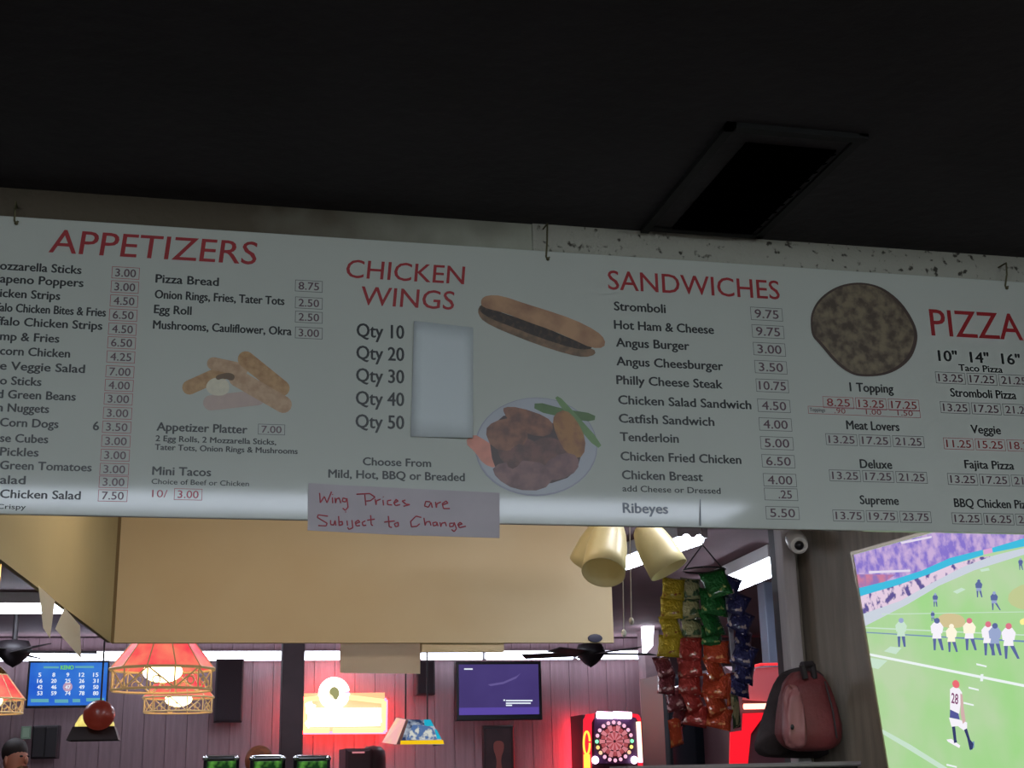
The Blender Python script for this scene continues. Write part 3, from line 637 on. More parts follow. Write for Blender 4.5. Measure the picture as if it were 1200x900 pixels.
# keno television
t = wall_thing('television', 79, 830, 12.6, 'blue lottery number television on the far wall at left', 'television')
wbox(MB(), 31.5, 774, 127, 829, 12.6, .08).build('casing', m_black, t)
wbox(MB(), 34, 776.5, 125, 826.5, 12.59, .008, .001).build('screen', glow('keno_blue', (34, 92, 205), .95, rgb2=(66, 140, 225), thresh=(.35, .7), vscale=2), t)
mbt = MB(); TYf = 12.585
def ftext(mb, s, x0, yb, x1, cap, Y, bold=.0):
    a = at(x0, yb, Y); b = at(x1, yb, Y); h = abs(at(x0, yb-cap, Y).z-a.z)
    text_on(mb, s, a, UX, UZ, b.x-a.x, h, bold)
nums = [['5','8','9','12','15'],['16','20','25','26','31'],['42','46','47','49','50'],['53','59','74','78','80']]
for r_, row in enumerate(nums):
    for c_, s in enumerate(row):
        x = 46.5+c_*16.4; y = 793+r_*7.2; wd = 6 if len(s) == 2 else 3
        ftext(mbt, s, x-wd/2, y, x+wd/2, 4.5, TYf, .03)
mbt.build('numbers', glow('screen_white', (235, 245, 255), .95), t)
MB().lathe(at(79.3, 805, 12.588), (0, -1, 0), [(0, .04), (.001, .04), (.001, 0)], 20).build('ball_mark', glow('ball_pink', (205, 170, 200), .8), t)
mbt = MB(); ftext(mbt, 'KENO', 71, 784.5, 86, 4.6, TYf, .05); mbt.build('title', glow('screen_green', (120, 220, 110), .8), t)
mbt = MB()
for x0, x1, y in ((51, 69, 782), (88, 110, 781.6)): wpoly(mbt, [(x0, y-1.2), (x1, y-1.2), (x1, y+1.2), (x0, y+1.2)], TYf)
for x0, x1, y in ((36, 57, 821), (64, 80, 821.5), (85, 94, 821), (101, 122, 820)): wpoly(mbt, [(x0, y-2), (x1, y-2), (x1, y+2), (x0, y+2)], TYf)
mbt.build('caption_bars', glow('screen_teal', (110, 190, 205), .75), t)
# purple television
t = wall_thing('television', 585, 845, 12.6, 'purple screened television on the far wall below the light tubes', 'television')
wbox(MB(), 534.5, 775, 635, 844, 12.6, .09).build('casing', m_black, t)
wbox(MB(), 538, 778.5, 631.5, 837.5, 12.59, .008, .001).build('screen', glow('tv_purple', (70, 55, 120), .7, rgb2=(92, 78, 148), thresh=(.3, .7), vscale=1.2), t)
mbt = MB()
for x0, x1, y in ((544, 554, 784), (593, 624, 821), (593, 622, 824), (593, 600, 826.5), (590, 592, 820.5)): wpoly(mbt, [(x0, y-.8), (x1, y-.8), (x1, y+.8), (x0, y+.8)], 12.585)
mbt.build('caption_lines', MATS['screen_white'], t)
mbt = MB(); wpoly(mbt, [(572, 802), (590, 799), (606, 792), (610, 789), (605, 795), (590, 801.5), (575, 804)], 12.586); mbt.build('light_streak', glow('streak', (110, 96, 160), .8), t)
wbox(MB(), 538, 829, 631.5, 837.5, 12.587, .002, .0005).build('lower_band', glow('tv_purple2', (98, 78, 176), .8), t)
MB().box((t.location.x-.1, 12.68, t.location.z+.2), (t.location.x+.1, 12.97, t.location.z+.4)).build('wall_bracket', m_black, t)
# dark wall panels
for (x0, y0, x1, y1, lb) in ((252, 772, 285, 846, 'tall black loudspeaker on the far wall right of the red lamps'), (488, 774, 510, 814, 'small black loudspeaker on the far wall left of the purple television')):
    t = wall_thing('loudspeaker', (x0+x1)/2, y1, 12.7, lb, 'loudspeaker')
    wbox(MB(), x0, y0, x1, y1, 12.72, .2, .01).build('cabinet', mat('speaker_black', (66, 54, 60), .6), t)
    wbox(MB(), x0+2, y0+2, x1-2, y1-2, 12.71, .01, .002).build('grille', mat('speaker_grille', (60, 48, 54), .9, bump=.5, bscale=200), t)
t = wall_thing('wall_cabinet', 52, 889, 12.7, 'dark wall cabinet between the bearded person and the black shaded lamp', 'cabinet')
wbox(MB(), 37, 850, 68, 889, 12.72, .2, .01).build('body', mat('cab_dark', (52, 44, 50), .6), t)
wbox(MB(), 38.5, 852, 52, 887.5, 12.71, .012, .003).build('door', mat('cab_door', (46, 40, 46), .5), t); wbox(MB(), 53, 852, 66.5, 887.5, 12.71, .012, .003).build('door', MATS['cab_door'], t)
t = wall_thing('green_glow_spot', 30, 866, 12.7, 'small dull green glow above the person at left', 'sign')
wbox(MB(), 24.5, 851, 36, 866, 12.72, .03).build('plate', glow('green_spot_rim', (100, 118, 108), .5), t)  # glowing plate put in for a greenish light spot
wbox(MB(), 26.5, 853, 34, 864, 12.715, .006, .001).build('face', glow('green_spot_core', (120, 140, 128), .5), t)
# framed picture under the purple television
t = wall_thing('framed_picture', 584, 905, 12.6, 'dark framed picture of a reddish goblet below the purple television', 'picture')
wbox(MB(), 566, 850, 603, 925, 12.7, .04, .01).build('frame', mat('frame_dark', (44, 30, 34), .5), t)
wbox(MB(), 570, 854, 599, 922, 12.69, .012, .002).build('canvas', mat('canvas_dark', (66, 44, 48), .7, var=.2), t)
mbt = MB(); wpoly(mbt, smoothpoly([(579, 868), (590, 868), (591, 878), (587, 888), (588, 900), (592, 912), (577, 912), (582, 900), (582, 888), (578, 878)]), 12.685); mbt.build('goblet_print', mat('goblet_red', (150, 78, 72), .6), t)
# neon sign
NYs = 12.72
t = wall_thing('neon_sign', 403, 858, NYs, 'glowing white and red neon sign with a round emblem on the far wall', 'neon sign')
wbox(MB(), 356, 812, 451, 857, NYs+.06, .03).build('backing', mat('neon_back_bloom', (150, 70, 60), .5, emit=1.0, ecol=(255, 200, 140)), t)  # backing glows to imitate the bloom of the tubes
m_no = glow('neon_orange', (255, 190, 130), 2.2); m_nw = glow('neon_white', (255, 238, 225), 7)
MB().path([at(x, y, NYs+.075) for x, y in ((355, 819), (354, 858.5), (452, 858), (452.5, 820), (409, 815), (400, 797.5), (383, 797.5), (374, 815), (355, 819))], .016, 8).build('added_red_tube', glow('added_neon_red', (255, 34, 44), 38), t)  # added tube behind the border that reddens the wall
def npath(pts, r, m, nm):
    MB().path([at(x, y, NYs) for x, y in pts], r, 8).build(nm, m, t)
npath([(374, 818), (356.5, 820), (355.5, 856), (386, 856)], .022, m_no, 'neon_tube')
npath([(390, 856), (449, 855.5), (450, 822), (408, 817)], .022, m_no, 'neon_tube')
npath(circ((391.5, 812.5), 12.5, 13), .046, m_nw, 'neon_ring')
MB().lathe(at(391.5, 812.5, NYs+.02), (0, -1, 0), [(0, .1), (.004, .1), (.004, 0)], 20).build('emblem', glow('emblem', (255, 240, 200), 1.3), t)
mbt = MB(); wpoly(mbt, smoothpoly([(387, 806), (393, 804), (398, 809), (397, 817), (393, 822), (390, 815), (386, 813)]), NYs-.02); mbt.build('emblem_figure', glow('emblem2', (178, 176, 120), .8), t)
P = []
for k in range(60):
    u = k/59; P.append((360+u*86, 840 - 7*math.sin(k*1.15)*(1 if k % 7 else .3) - (4 if k < 6 else 0)))
npath(P, .020, m_nw, 'script_tube')
npath([(358, 828), (366, 826), (364, 846), (359, 850)], .03, m_nw, 'script_tube')
npath([(360, 849), (445, 848)], .020, m_nw, 'script_underline')
npath([(363, 834), (446, 833.5)], .030, m_nw, 'script_tube')  # straight bars spread the white to imitate bloom
npath([(363, 843), (446, 842.5)], .030, m_nw, 'script_tube')
# colourful box lamp
t = wall_thing('billiard_lamp', 486, 874, 10.5, 'box shaped billiard lamp with blue and yellow printed panel', 'hanging lamp')
Yb = 10.3
def R5(l): return [(345+x/6.486, 790+y/6.486) for x, y in l]
f0, f1, f2, f3 = at(*R5([(805,535)])[0], Yb), at(*R5([(1140,535)])[0], Yb), at(*R5([(1035,345)])[0], Yb+.12), at(*R5([(868,345)])[0], Yb+.12)
e0, e3 = at(*R5([(665,520)])[0], Yb+.5), at(*R5([(775,330)])[0], Yb+.6)
bk = Vector((0, .5, 0))
MB().add([f0, f1, f2, f3], [(0, 1, 2, 3)]).build('front_panel', glow('lamp_blue', (40, 60, 100), .7, rgb2=(190, 200, 215), thresh=(.42, .6), vscale=14), t)
MB().add([e0, f0-Vector((.03,0,0)), f3-Vector((.02,0,0)), e3], [(0, 1, 2, 3)]).build('end_panel', glow('lamp_pinkish', (245, 170, 170), .85, rgb2=(240, 205, 150), thresh=(.4, .7), vscale=6), t)
mbt = MB(); wpoly(mbt, R5([(808,505),(1130,500),(1138,532),(806,535)]), Yb-.012, .006); mbt.build('yellow_band', glow('lamp_yellow', (245, 200, 20), .95), t)
mbt = MB(); wpoly(mbt, R5([(985,345),(1035,345),(1060,395),(990,395)]), Yb-.002, .004); wpoly(mbt, R5([(1065,420),(1080,420),(1118,492),(1085,492)]), Yb-.012, .004); mbt.build('cyan_patch', glow('lamp_cyan', (30, 175, 205), .9), t)
mbt = MB(); wpoly(mbt, R5([(850,500),(900,385),(980,385),(1050,410),(1090,492)]), Yb-.004, .003); mbt.build('silver_print', glow('lamp_silver', (90, 120, 170), .8, rgb2=(225, 225, 215), thresh=(.45, .55), vscale=20), t)
mbt = MB(); mbt.add([f1, f1+bk, f2+bk*.6, f2], [(0,1,2,3)]); mbt.add([f0, e0, e3, f3], [(0,1,2,3)]); mbt.add([f3, f2, f2+bk*.6, e3], [(0,1,2,3)]); mbt.build('housing', m_dark, t)
MB().tube(f2+bk*.3, Vector((f2.x, f2.y+.15, CEIL)), .006).tube(f3+bk*.3, Vector((f3.x, f3.y+.15, CEIL)), .006).build('chain', m_dark, t)
# black shaded lamp with brown globe
t = wall_thing('hanging_lamp', 110, 868, 9.5, 'black shaded lamp with yellow glow and brown globe below the keno television', 'hanging lamp')
c = at(110, 868, 9.5); zt = at(110, 852, 9.5).z; w0 = at(140, 868, 9.5).x-c.x; w1 = at(137, 852, 9.5).x-c.x-.01
v4 = [Vector((c.x+sx*w0, 9.5+sy*.16, c.z)) for sx, sy in ((-1,-1),(1,-1),(1,1),(-1,1))] + [Vector((c.x+sx*w0*.8, 9.5+sy*.12, zt)) for sx, sy in ((-1,-1),(1,-1),(1,1),(-1,1))]
MB().add(v4, [(0,1,5,4),(1,2,6,5),(2,3,7,6),(3,0,4,7),(4,5,6,7)]).build('shade', mat('lamp_black', (40, 30, 30), .5), t)
MB().lathe((c.x, 9.5, zt), (0,0,1), [(0, w0*.78), (.02, w0*.77), (.07, w0*.6), (.1, w0*.35)], 20).build('glass', glow('glass_yellow', (250, 235, 130), 1.0, rgb2=(190, 150, 70), thresh=(.4, .65), vscale=5), t)
b_ = at(116, 838, 9.3)
MB().ball(b_, .1, .09, .095, 18, 12).build('globe', mat('globe_brown', (104, 58, 50), .3, rgb2=(70, 30, 28), thresh=(.4,.6), vscale=8, emit=.06, ecol=(255, 90, 60)), t)
MB().tube(b_+Vector((0,.1,.07)), Vector((b_.x, b_.y+.1, CEIL)), .006).build('chain', m_dark, t)
# ---------------------------------------------------------------- dartboard machine
DY = 12.4
def RD(l): return [(670+x/11.25, 820+y/11.25) for x, y in l]
t = wall_thing('dartboard_machine', 720, 985, DY, 'electronic dartboard machine with red glowing frame and light tubes', 'dartboard machine')
t.location.z = 0; t['_o'] = (t.location.x, t.location.y, 0)
a, b = at(*RD([(160, 500)])[0], DY), at(*RD([(925, 500)])[0], DY); zt = at(*RD([(540, 190)])[0], DY).z
MB().bev((a.x, DY+.02, .0), (b.x, DY+.45, zt), .03).build('cabinet', mat('dart_cab', (60, 24, 34), .4), t)
mbt = MB()
for q_ in ([(165,1100),(165,260),(200,190),(300,180),(300,235),(265,300),(265,1100)], [(780,180),(880,190),(915,250),(940,900),(925,1100),(880,1100),(880,280),(850,235),(780,225)]):
    wpoly(mbt, RD(q_), DY, .05)
mbt.build('red_trim', glow('dart_red', (255, 40, 62), 1.0), t)
mbt = MB(); wpoly(mbt, RD([(300,240),(850,240),(870,840),(300,840)]), DY-.002, .03); mbt.build('face', mat('dart_face', (60, 44, 76), .5, emit=.05, ecol=(180, 60, 160)), t)
mbt = MB()
for x0, x1 in ((335, 540), (550, 780)): mbt.tube(at(*RD([(x0, 200)])[0], DY-.03), at(*RD([(x1, 208)])[0], DY-.03), .033, n=12)
mbt.build('top_light', glow('dart_top', (255, 215, 250), 5), t)
mbt = MB(); mbt.tube(at(*RD([(878, 290)])[0], DY-.03), at(*RD([(908, 830)])[0], DY-.03), .022, n=10); mbt.build('side_light', glow('dart_side', (255, 190, 210), 2.2, rgb2=(255, 225, 180), thresh=(.4, .6), vscale=3), t)
MB().path([at(x, y, DY-.06) for x, y in RD(circ((198, 570), 40, 150))], .010, 8).build('side_loop', glow('dart_yellow', (255, 205, 70), 1.6), t)
MB().tube(at(*RD([(198, 720)])[0], DY-.02), at(*RD([(205, 1000)])[0], DY-.02), .03).build('side_loop', MATS['dart_yellow'], t)
dc = at(*RD([(562, 548)])[0], DY-.02); DR = at(*RD([(760, 548)])[0], DY-.02).x-dc.x
MB().tube((a.x+.08, DY+.49, .9), (a.x+.08, DY+.49, zt-.05), .014).build('added_red_side_tube', glow('added_dart_red', (255, 40, 56), 70), t)  # added tube hidden behind the cabinet to redden the wall
MB().lathe((dc.x, DY-.012, dc.z), (0, -1, 0), [(0, DR*1.28), (.008, DR*1.28), (.008, 0)], 40).build('number_ring', mat('dart_ring', (52, 30, 56), .5), t)
mA = mat('seg_pink', (225, 150, 155), .5, emit=.5, ecol=(255, 150, 160)); mBk = mat('seg_dark', (66, 22, 34), .5, emit=.03, ecol=(255, 60, 80)); mRd = mat('seg_red', (200, 100, 105), .5, emit=.3, ecol=(240, 110, 115))  # lit look of the segments put in as emission
for i in range(20):
    t0_, t1_ = 2*PI*(i-.5)/20, 2*PI*(i+.5)/20
    bits = [(.09, .56, mA if i % 2 else mRd), (.56, .64, mBk if i % 2 else mA), (.64, .92, mA if i % 2 else mRd), (.92, 1.0, mA if i % 2 else mBk)]
    for r0, r1, mm in bits:
        P = []
        for rr, (ta, tb) in ((r0, (t0_, t1_)), (r1, (t1_, t0_))):
            for tt in (ta+.02*(1 if ta < tb else -1), tb-.02*(1 if ta < tb else -1)): P.append(Vector((dc.x+math.sin(tt)*rr*DR, DY-.022, dc.z+math.cos(tt)*rr*DR)))
        MB().prism(P, (0, -.008, 0)).build('segment', mm, t)
    px_ = Vector((dc.x+math.sin(t0_+PI/20)*DR*1.17, DY-.024, dc.z+math.cos(t0_+PI/20)*DR*1.17))
    col_ = {5: (140, 255, 190), 6: (255, 225, 120), 7: (255, 190, 150), 15: (140, 255, 190), 14: (255, 200, 120), 13: (255, 190, 170)}.get(i, (235, 170, 195))
    MB().ball(px_, .018, .008, .018, 8, 6).build('number_light', glow('num_%d_%d' % col_[:2], col_, 1.4), t)
MB().lathe((dc.x, DY-.022, dc.z), (0, -1, 0), [(0, DR*.08), (.012, DR*.08), (.012, 0)], 14).build('bullseye', mBk, t)
for xx in (310, 825): MB().ball(at(*RD([(xx, 795)])[0], DY-.03), .035, .02, .035, 10, 8).build('corner_light', MATS['dart_top'], t)
# ---------------------------------------------------------------- bar-top terminals with chrome corners
for (x0, x1, lb) in ((238, 280, 'leftmost game terminal with chrome corners and green screen at the bottom edge'), (293, 334, 'middle game terminal with chrome corners and green screen below the person'), (344, 387, 'rightmost game terminal with chrome corners and green screen below the pillar')):
    Y = 7.2; t = wall_thing('game_terminal', (x0+x1)/2, 930, Y, lb, 'game terminal')
    wbox(MB(), x0, 886, x1, 930, Y, .08, .012).build('casing', m_black, t)
    wbox(MB(), x0+4, 892, x1-4, 926, Y-.004, .01, .002).build('screen', glow('term_green', (20, 60, 24), .7, rgb2=(120, 200, 80), thresh=(.5, .72), vscale=14), t)
    for xx in (x0+2.5, x1-2.5): MB().ball(at(xx, 888.5, Y), .016, .02, .014, 12, 8).build('corner_cap', m_chrome, t)
    MB().path([at(x0+4, 885.8, Y+.01), at(x1-4, 885.8, Y+.01)], .004, 8).build('top_rail', m_chrome, t)
    b0_ = at((x0+x1)/2, 930, Y)
    MB().box((b0_.x-.04, Y+.02, 1.2), (b0_.x+.04, Y+.06, b0_.z+.02)).build('stand', m_black, t)
ct = at(310, 930, 7.2)
t = thing('bar_counter', (ct.x, 7.25, 0), 'dark bar counter under the game terminals', 'counter')
MB().bev((ct.x-.8, 7.0, 1.14), (ct.x+.8, 7.6, 1.2), .01).build('top', m_dark, t); MB().box((ct.x-.75, 7.1, 0), (ct.x+.75, 7.5, 1.14)).build('body', m_dark, t)
# dark machine right of the terminals
t = wall_thing('amusement_machine', 428, 900, 10.6, 'dark amusement machine with rounded top below the neon sign', 'machine'); t.location.z = 0; t['_o'] = (t.location.x, t.location.y, 0)
a = at(405, 890, 10.7); b = at(436, 890, 10.7)
MB().bev((a.x, 10.7, 0), (b.x, 11.2, at(420, 877, 10.7).z), .02).build('cabinet', mat('mach_dark', (70, 40, 46), .5), t)
c = at(441, 884, 10.7)
MB().lathe((c.x, 10.9, 0), (0,0,1), [(0, .1), (c.z-.03, .1), (c.z+.03, .09), (c.z+.06, .06), (c.z+.07, 0)], 20).build('drum', mat('mach_red', (84, 44, 48), .5), t)
MB().box((a.x+.05, 10.68, at(420, 881.5, 10.7).z-.008), (b.x-.06, 10.7, at(420, 881.5, 10.7).z+.004)).build('light_edge', glow('pinkline', (240, 150, 160), .7), t)
# ---------------------------------------------------------------- people in the far room
def skin_body(name, joints, edges, m, parent, root=0, sub=2):
    me = bpy.data.meshes.new(name); o0 = Vector(parent['_o'])
    me.from_pydata([Vector(j[0]) for j in joints], edges, []); me.materials.append(m)
    o = bpy.data.objects.new(name, me); COL.objects.link(o); o.parent = parent; o['_o'] = tuple(o0)
    sk = o.modifiers.new('skin', 'SKIN'); sk.use_smooth_shade = True
    for i, j in enumerate(joints):
        rr = j[1]; rr = rr if isinstance(rr, tuple) else (rr, rr)
        me.skin_vertices[0].data[i].radius = rr
        me.skin_vertices[0].data[i].use_root = (i == root)
    ss = o.modifiers.new('sub', 'SUBSURF'); ss.levels = sub; ss.render_levels = sub
    return o
def person(px, pytop, Y, label, face, hair, shirt, beard=None, jeans=(40, 44, 60)):
    top = at(px, pytop, Y); hgt = top.z; s = hgt/1.75
    t = thing('person', (top.x, Y, 0), label, 'person')
    J = [((0, 0, .95*s), (.15, .11)), ((0, 0, 1.15*s), (.14, .1)), ((0, 0, 1.36*s), (.17, .11)), ((0, 0, 1.47*s), (.07, .07)),
         ((.19*s, 0, 1.41*s), .06), ((.24*s, .02, 1.12*s), .045), ((.22*s, -.12, .9*s), .035), ((-.19*s, 0, 1.41*s), .06), ((-.24*s, .02, 1.12*s), .045), ((-.22*s, -.12, .9*s), .035),
         ((.1*s, 0, .88*s), .095), ((.11*s, -.01, .48*s), .065), ((.12*s, .02, .08*s), .045), ((-.1*s, 0, .88*s), .095), ((-.11*s, -.01, .48*s), .065), ((-.12*s, .02, .08*s), .045)]
    E = [(0,1),(1,2),(2,3),(2,4),(4,5),(5,6),(2,7),(7,8),(8,9),(0,10),(10,11),(11,12),(0,13),(13,14),(14,15)]
    skin_body('body', J, E, mat('shirt_%d' % shirt[0], shirt, .8), t)
    sk = mat('skin_%d' % face[0], face, .5)
    hc = Vector((0, 0, hgt-.125)); o0 = Vector(t['_o']); yaw = math.radians(50)
    def hp(v): v = Vector(v); return o0+hc+Vector((v.x*math.cos(yaw)-v.y*math.sin(yaw), v.x*math.sin(yaw)+v.y*math.cos(yaw), v.z))
    mb = MB(); mb.ball(o0+hc, .078, .09, .118, 20, 14)
    mb.tube(hp((0, .02, -.08)), hp((0, .03, -.2)), .05, .06)
    mb.ball(hp((0, -.05, -.075)), .045, .045, .045, 12, 8)
    mb.ball(hp((0, -.098, -.012)), .014, .022, .028, 10, 8)
    for sx in (-1, 1): mb.ball(hp((sx*.08, .0, -.01)), .014, .022, .032, 8, 6)
    mb.build('head', sk, t)
    mb = MB()
    for sx in (-1, 1): mb.ball(hp((sx*.03, -.083, .015)), .012, .01, .007, 8, 6)
    mb.build('eyes', mat('eye_dark', (24, 18, 16), .3), t)
    mb = MB(); mb.ball(hp((0, -.09, -.052)), .026, .012, .007, 8, 6); mb.build('mouth', mat('lips', (120, 60, 56), .5), t)
    mb = MB(); mb.ball(hp((0, .012, .045)), .086, .095, .092, 18, 12); mb.build('hair', mat('hair_%d' % hair[0], hair, .7, var=.3, vscale=30), t)
    if beard:
        mb = MB(); mb.ball(hp((0, -.05, -.085)), .055, .055, .05, 14, 10); mb.build('beard', mat('beard', beard, .8), t)
    # hands with fingers
    for sx in (1, -1):
        w_ = o0+Vector((sx*.22*s, -.12, .9*s)); mb = MB(); mb.ball(w_+Vector((0, -.03, -.03)), .022, .038, .04, 10, 8)
        for k in range(4):
            p = w_+Vector((sx*.005, -.055+.02*k, -.055)); L = (.06, .07, .075, .06)[k]
            mb.path([p, p+Vector((0, -.004, -L*.5)), p+Vector((-sx*.012, 0, -L))], .008, 6)
        p = w_+Vector((-sx*.012, -.055, -.02)); mb.path([p, p+Vector((-sx*.02, -.03, -.03))], .009, 6)
        mb.build('hand', sk, t)
        mb = MB(); mb.bev(o0+Vector((sx*.12*s-.045, -.2, 0)), o0+Vector((sx*.12*s+.045, .08, .085)), .02); mb.build('shoe', m_black, t)
person(20, 866.5, 9.8, 'person with dark short hair and reddish lit face at the lower left edge', (200, 130, 104), (38, 26, 24), (52, 46, 52), beard=(120, 92, 62))
person(306, 875.5, 8.6, 'person with dark hair rimmed by orange light behind the game terminals', (170, 104, 76), (130, 74, 44), (60, 40, 44))  # orange rim light put into the hair colour
# ---------------------------------------------------------------- right: jukebox, cabinets behind chips
t = wall_thing('jukebox', 888, 895, 8.5, 'red lit jukebox seen between the chip bags and the backpack', 'jukebox'); t.location.z = 0; t['_o'] = (t.location.x, t.location.y, 0)
Yj = 8.3; a, b = at(856, 840, Yj), at(926, 840, Yj)
MB().bev((a.x, Yj+.02, 0), (b.x, Yj+.5, at(890, 780, Yj).z), .03).build('cabinet', mat('juke_body', (86, 50, 56), .5), t)
mbt = MB(); wpoly(mbt, [(886, 783), (925, 781), (925, 822), (897, 822), (870, 820)], Yj+.005, .01); mbt.build('upper_panel', mat('juke_panel', (165, 88, 92), .4, emit=.12, ecol=(255, 60, 60)), t)
MB().path([at(882, 781, Yj-.01), at(892, 778.5, Yj-.01), at(925, 778, Yj-.01)], .008).build('top_neon', glow('juke_line', (255, 50, 56), 1.3), t)
MB().tube(at(872, 828, Yj-.03), at(898, 827.5, Yj-.03), .018).build('light_bar', glow('juke_bar', (255, 150, 130), 4), t)
mbt = MB(); wpoly(mbt, [(871, 836), (898, 835), (880, 860), (876, 900), (855, 900), (856, 858), (870, 856)], Yj+.004, .012); mbt.build('lower_panel', glow('juke_red', (255, 28, 46), 1.0), t)
t = wall_thing('drinks_cooler', 808, 895, 8.9, 'tall dark cooler cabinet behind the red chip bags', 'cooler'); t.location.z = 0; t['_o'] = (t.location.x, t.location.y, 0)
a, b = at(779, 840, 8.9), at(846, 840, 8.9)
MB().bev((a.x, 8.9, 0), (b.x, 9.4, at(810, 790, 8.9).z), .02).build('body', mat('cooler_dark', (34, 36, 42), .4), t)
dr_ = MB().bev((a.x+.03, 8.88, .2), (b.x-.03, 8.9, at(810, 795, 8.9).z), .01).build('door', mat('cooler_door', (26, 28, 34), .15), t)
MB().tube((b.x-.06, 8.86, 1.0), (b.x-.06, 8.86, 1.5), .012).build('handle', m_chrome, dr_)
# ledge (half wall) under the chips and backpack
zl = at(860, 895, 5.2).z
xl0 = at(742, 895, 5.2).x
t = thing('partition', ((xl0+XR)/2, 5.3, 0), 'dark half wall with pale edged top at the bottom right', 'partition')
MB().box((xl0, 5.22, 0), (XR-.02, 5.38, zl-.02)).build('body', mat('part_dark', (48, 42, 44), .6), t)
MB().bev((xl0-.03, 5.18, zl-.02), (XR-.02, 5.42, zl), .006).build('cap', mat('part_cap', (110, 104, 106), .4), t)
# ---------------------------------------------------------------- backpack, coat, security camera on the return wall
YB = 5.56
t = wall_thing('coat', 940, 886, YB, 'dark coat hanging on the grey boards behind the backpack', 'coat')
P2 = smoothpoly([(908, 792), (930, 782), (955, 781), (980, 789), (994, 830), (1002, 884), (975, 888), (925, 889), (880, 886), (890, 850)], 2)
mb = MB(); n = len(P2)
cen = at(940, 840, YB-.06)
rim = [at(x, y, YB+.06) for x, y in P2]; mid = [at((x-940)*.85+940, (y-840)*.9+840, YB-.01+.02*math.sin(i*1.3)) for i, (x, y) in enumerate(P2)]
mb.add(rim+mid+[cen], [(i, (i+1) % n, (i+1) % n+n, i+n) for i in range(n)]+[(i+n, (i+1) % n+n, 2*n) for i in range(n)], True)
mb.build('fabric', mat('coat_dark', (50, 42, 44), .9, var=.3, vscale=12, bump=.5), t)
MB().path([at(940, 788, YB), at(941, 778, YB+.1)], .006).build('hook', m_dark, t)
t = wall_thing('backpack', 946, 881, YB-.15, 'maroon backpack hanging on the wall left of the football television', 'backpack')
def rounded(c, hx, hy, hz, taper=.75, e=3.2, n=24, m_=16):
    vs = []; sg = lambda v, p: math.copysign(abs(v)**p, v)
    for j in range(m_+1):
        ph = -PI/2+PI*j/m_
        for i in range(n):
            th = 2*PI*i/n; x = sg(math.cos(ph), 2/e)*sg(math.cos(th), 2/e); y = sg(math.cos(ph), 2/e)*sg(math.sin(th), 2/e); z = sg(math.sin(ph), 2/e)
            k = 1-(1-taper)*(z+1)/2; w_ = .02*noise.noise(Vector((x*2, y*2, z*3)))
            vs.append(Vector(c)+Vector((x*hx*k+w_, y*hy*k+w_, z*hz)))
    return vs, [(j*n+i, j*n+(i+1) % n, (j+1)*n+(i+1) % n, (j+1)*n+i) for j in range(m_) for i in range(n)]
c = at(946, 833, YB-.19); hz = abs(at(946, 787, YB-.1).z-at(946, 880, YB-.1).z)/2; hx = at(976, 833, YB-.1).x-c.x
mk = mat('pack_maroon', (98, 38, 40), .6, var=.15, vscale=10, bump=.3, bscale=60)
mb = MB(); mb.add(*rounded(c, hx, .085, hz, .62), True); mb.build('pack_body', mk, t)
c2 = c+Vector((-hx*.6, -.07, -hz*.15))
mb = MB(); mb.add(*rounded(c2, hx*.34, .04, hz*.78, .7), True); mb.build('pocket', mat('pack_lit_pink', (128, 78, 80), .5, var=.1, vscale=14), t)  # pink here stands for the light on the backpack's left half
mb = MB(); mb.path([c+Vector((-.02, -.05, hz*.8)), c+Vector((-.035, -.06, hz*1.12)), c+Vector((.02, -.04, hz*1.15)), c+Vector((.03, -.03, hz*.8))], .014, 8); mb.build('handle', m_dark, t)
mb = MB(); mb.path([c+Vector((hx*.3, -.09, hz*.7)), c+Vector((hx*.42, -.1, 0)), c+Vector((hx*.5, -.09, -hz*.7))], .004, 6); zp_ = mb.build('zip', m_dark, t)
mb = MB(); mb.ball(at(928.5, 852, YB-.31), .008, .006, .011); mb.build('zip_pull', m_black, zp_)
t = wall_thing('security_camera', 945, 655, 5.45, 'white dome security camera under the menu board near the football television', 'security camera')
c = at(945, 640, 5.45); 
MB().lathe(c+Vector((.0, .12, .06)), Vector((-.3, -1, -.45)), [(0, 0), (0, .035), (.02, .042), (.1, .045), (.13, .043), (.15, .03), (.15, 0)], 24).build('camera_body', mat('cam_white', (176, 172, 164), .4), t)
MB().lathe(c+Vector((.0, .12, .06))+Vector((-.3, -1, -.45)).normalized()*.152, Vector((-.3, -1, -.45)), [(0, .038), (.004, .034), (.004, .024), (-.004, .02)], 24).build('ring', mat('cam_ring', (214, 212, 206), .4), t)
MB().ball(c+Vector((.0, .12, .06))+Vector((-.3, -1, -.45)).normalized()*.15, .02).build('lens', m_black, t)
MB().tube(c+Vector((0, .12, .06)), c+Vector((.02, .2, .2)), .012).build('mount', MATS['cam_white'], t)
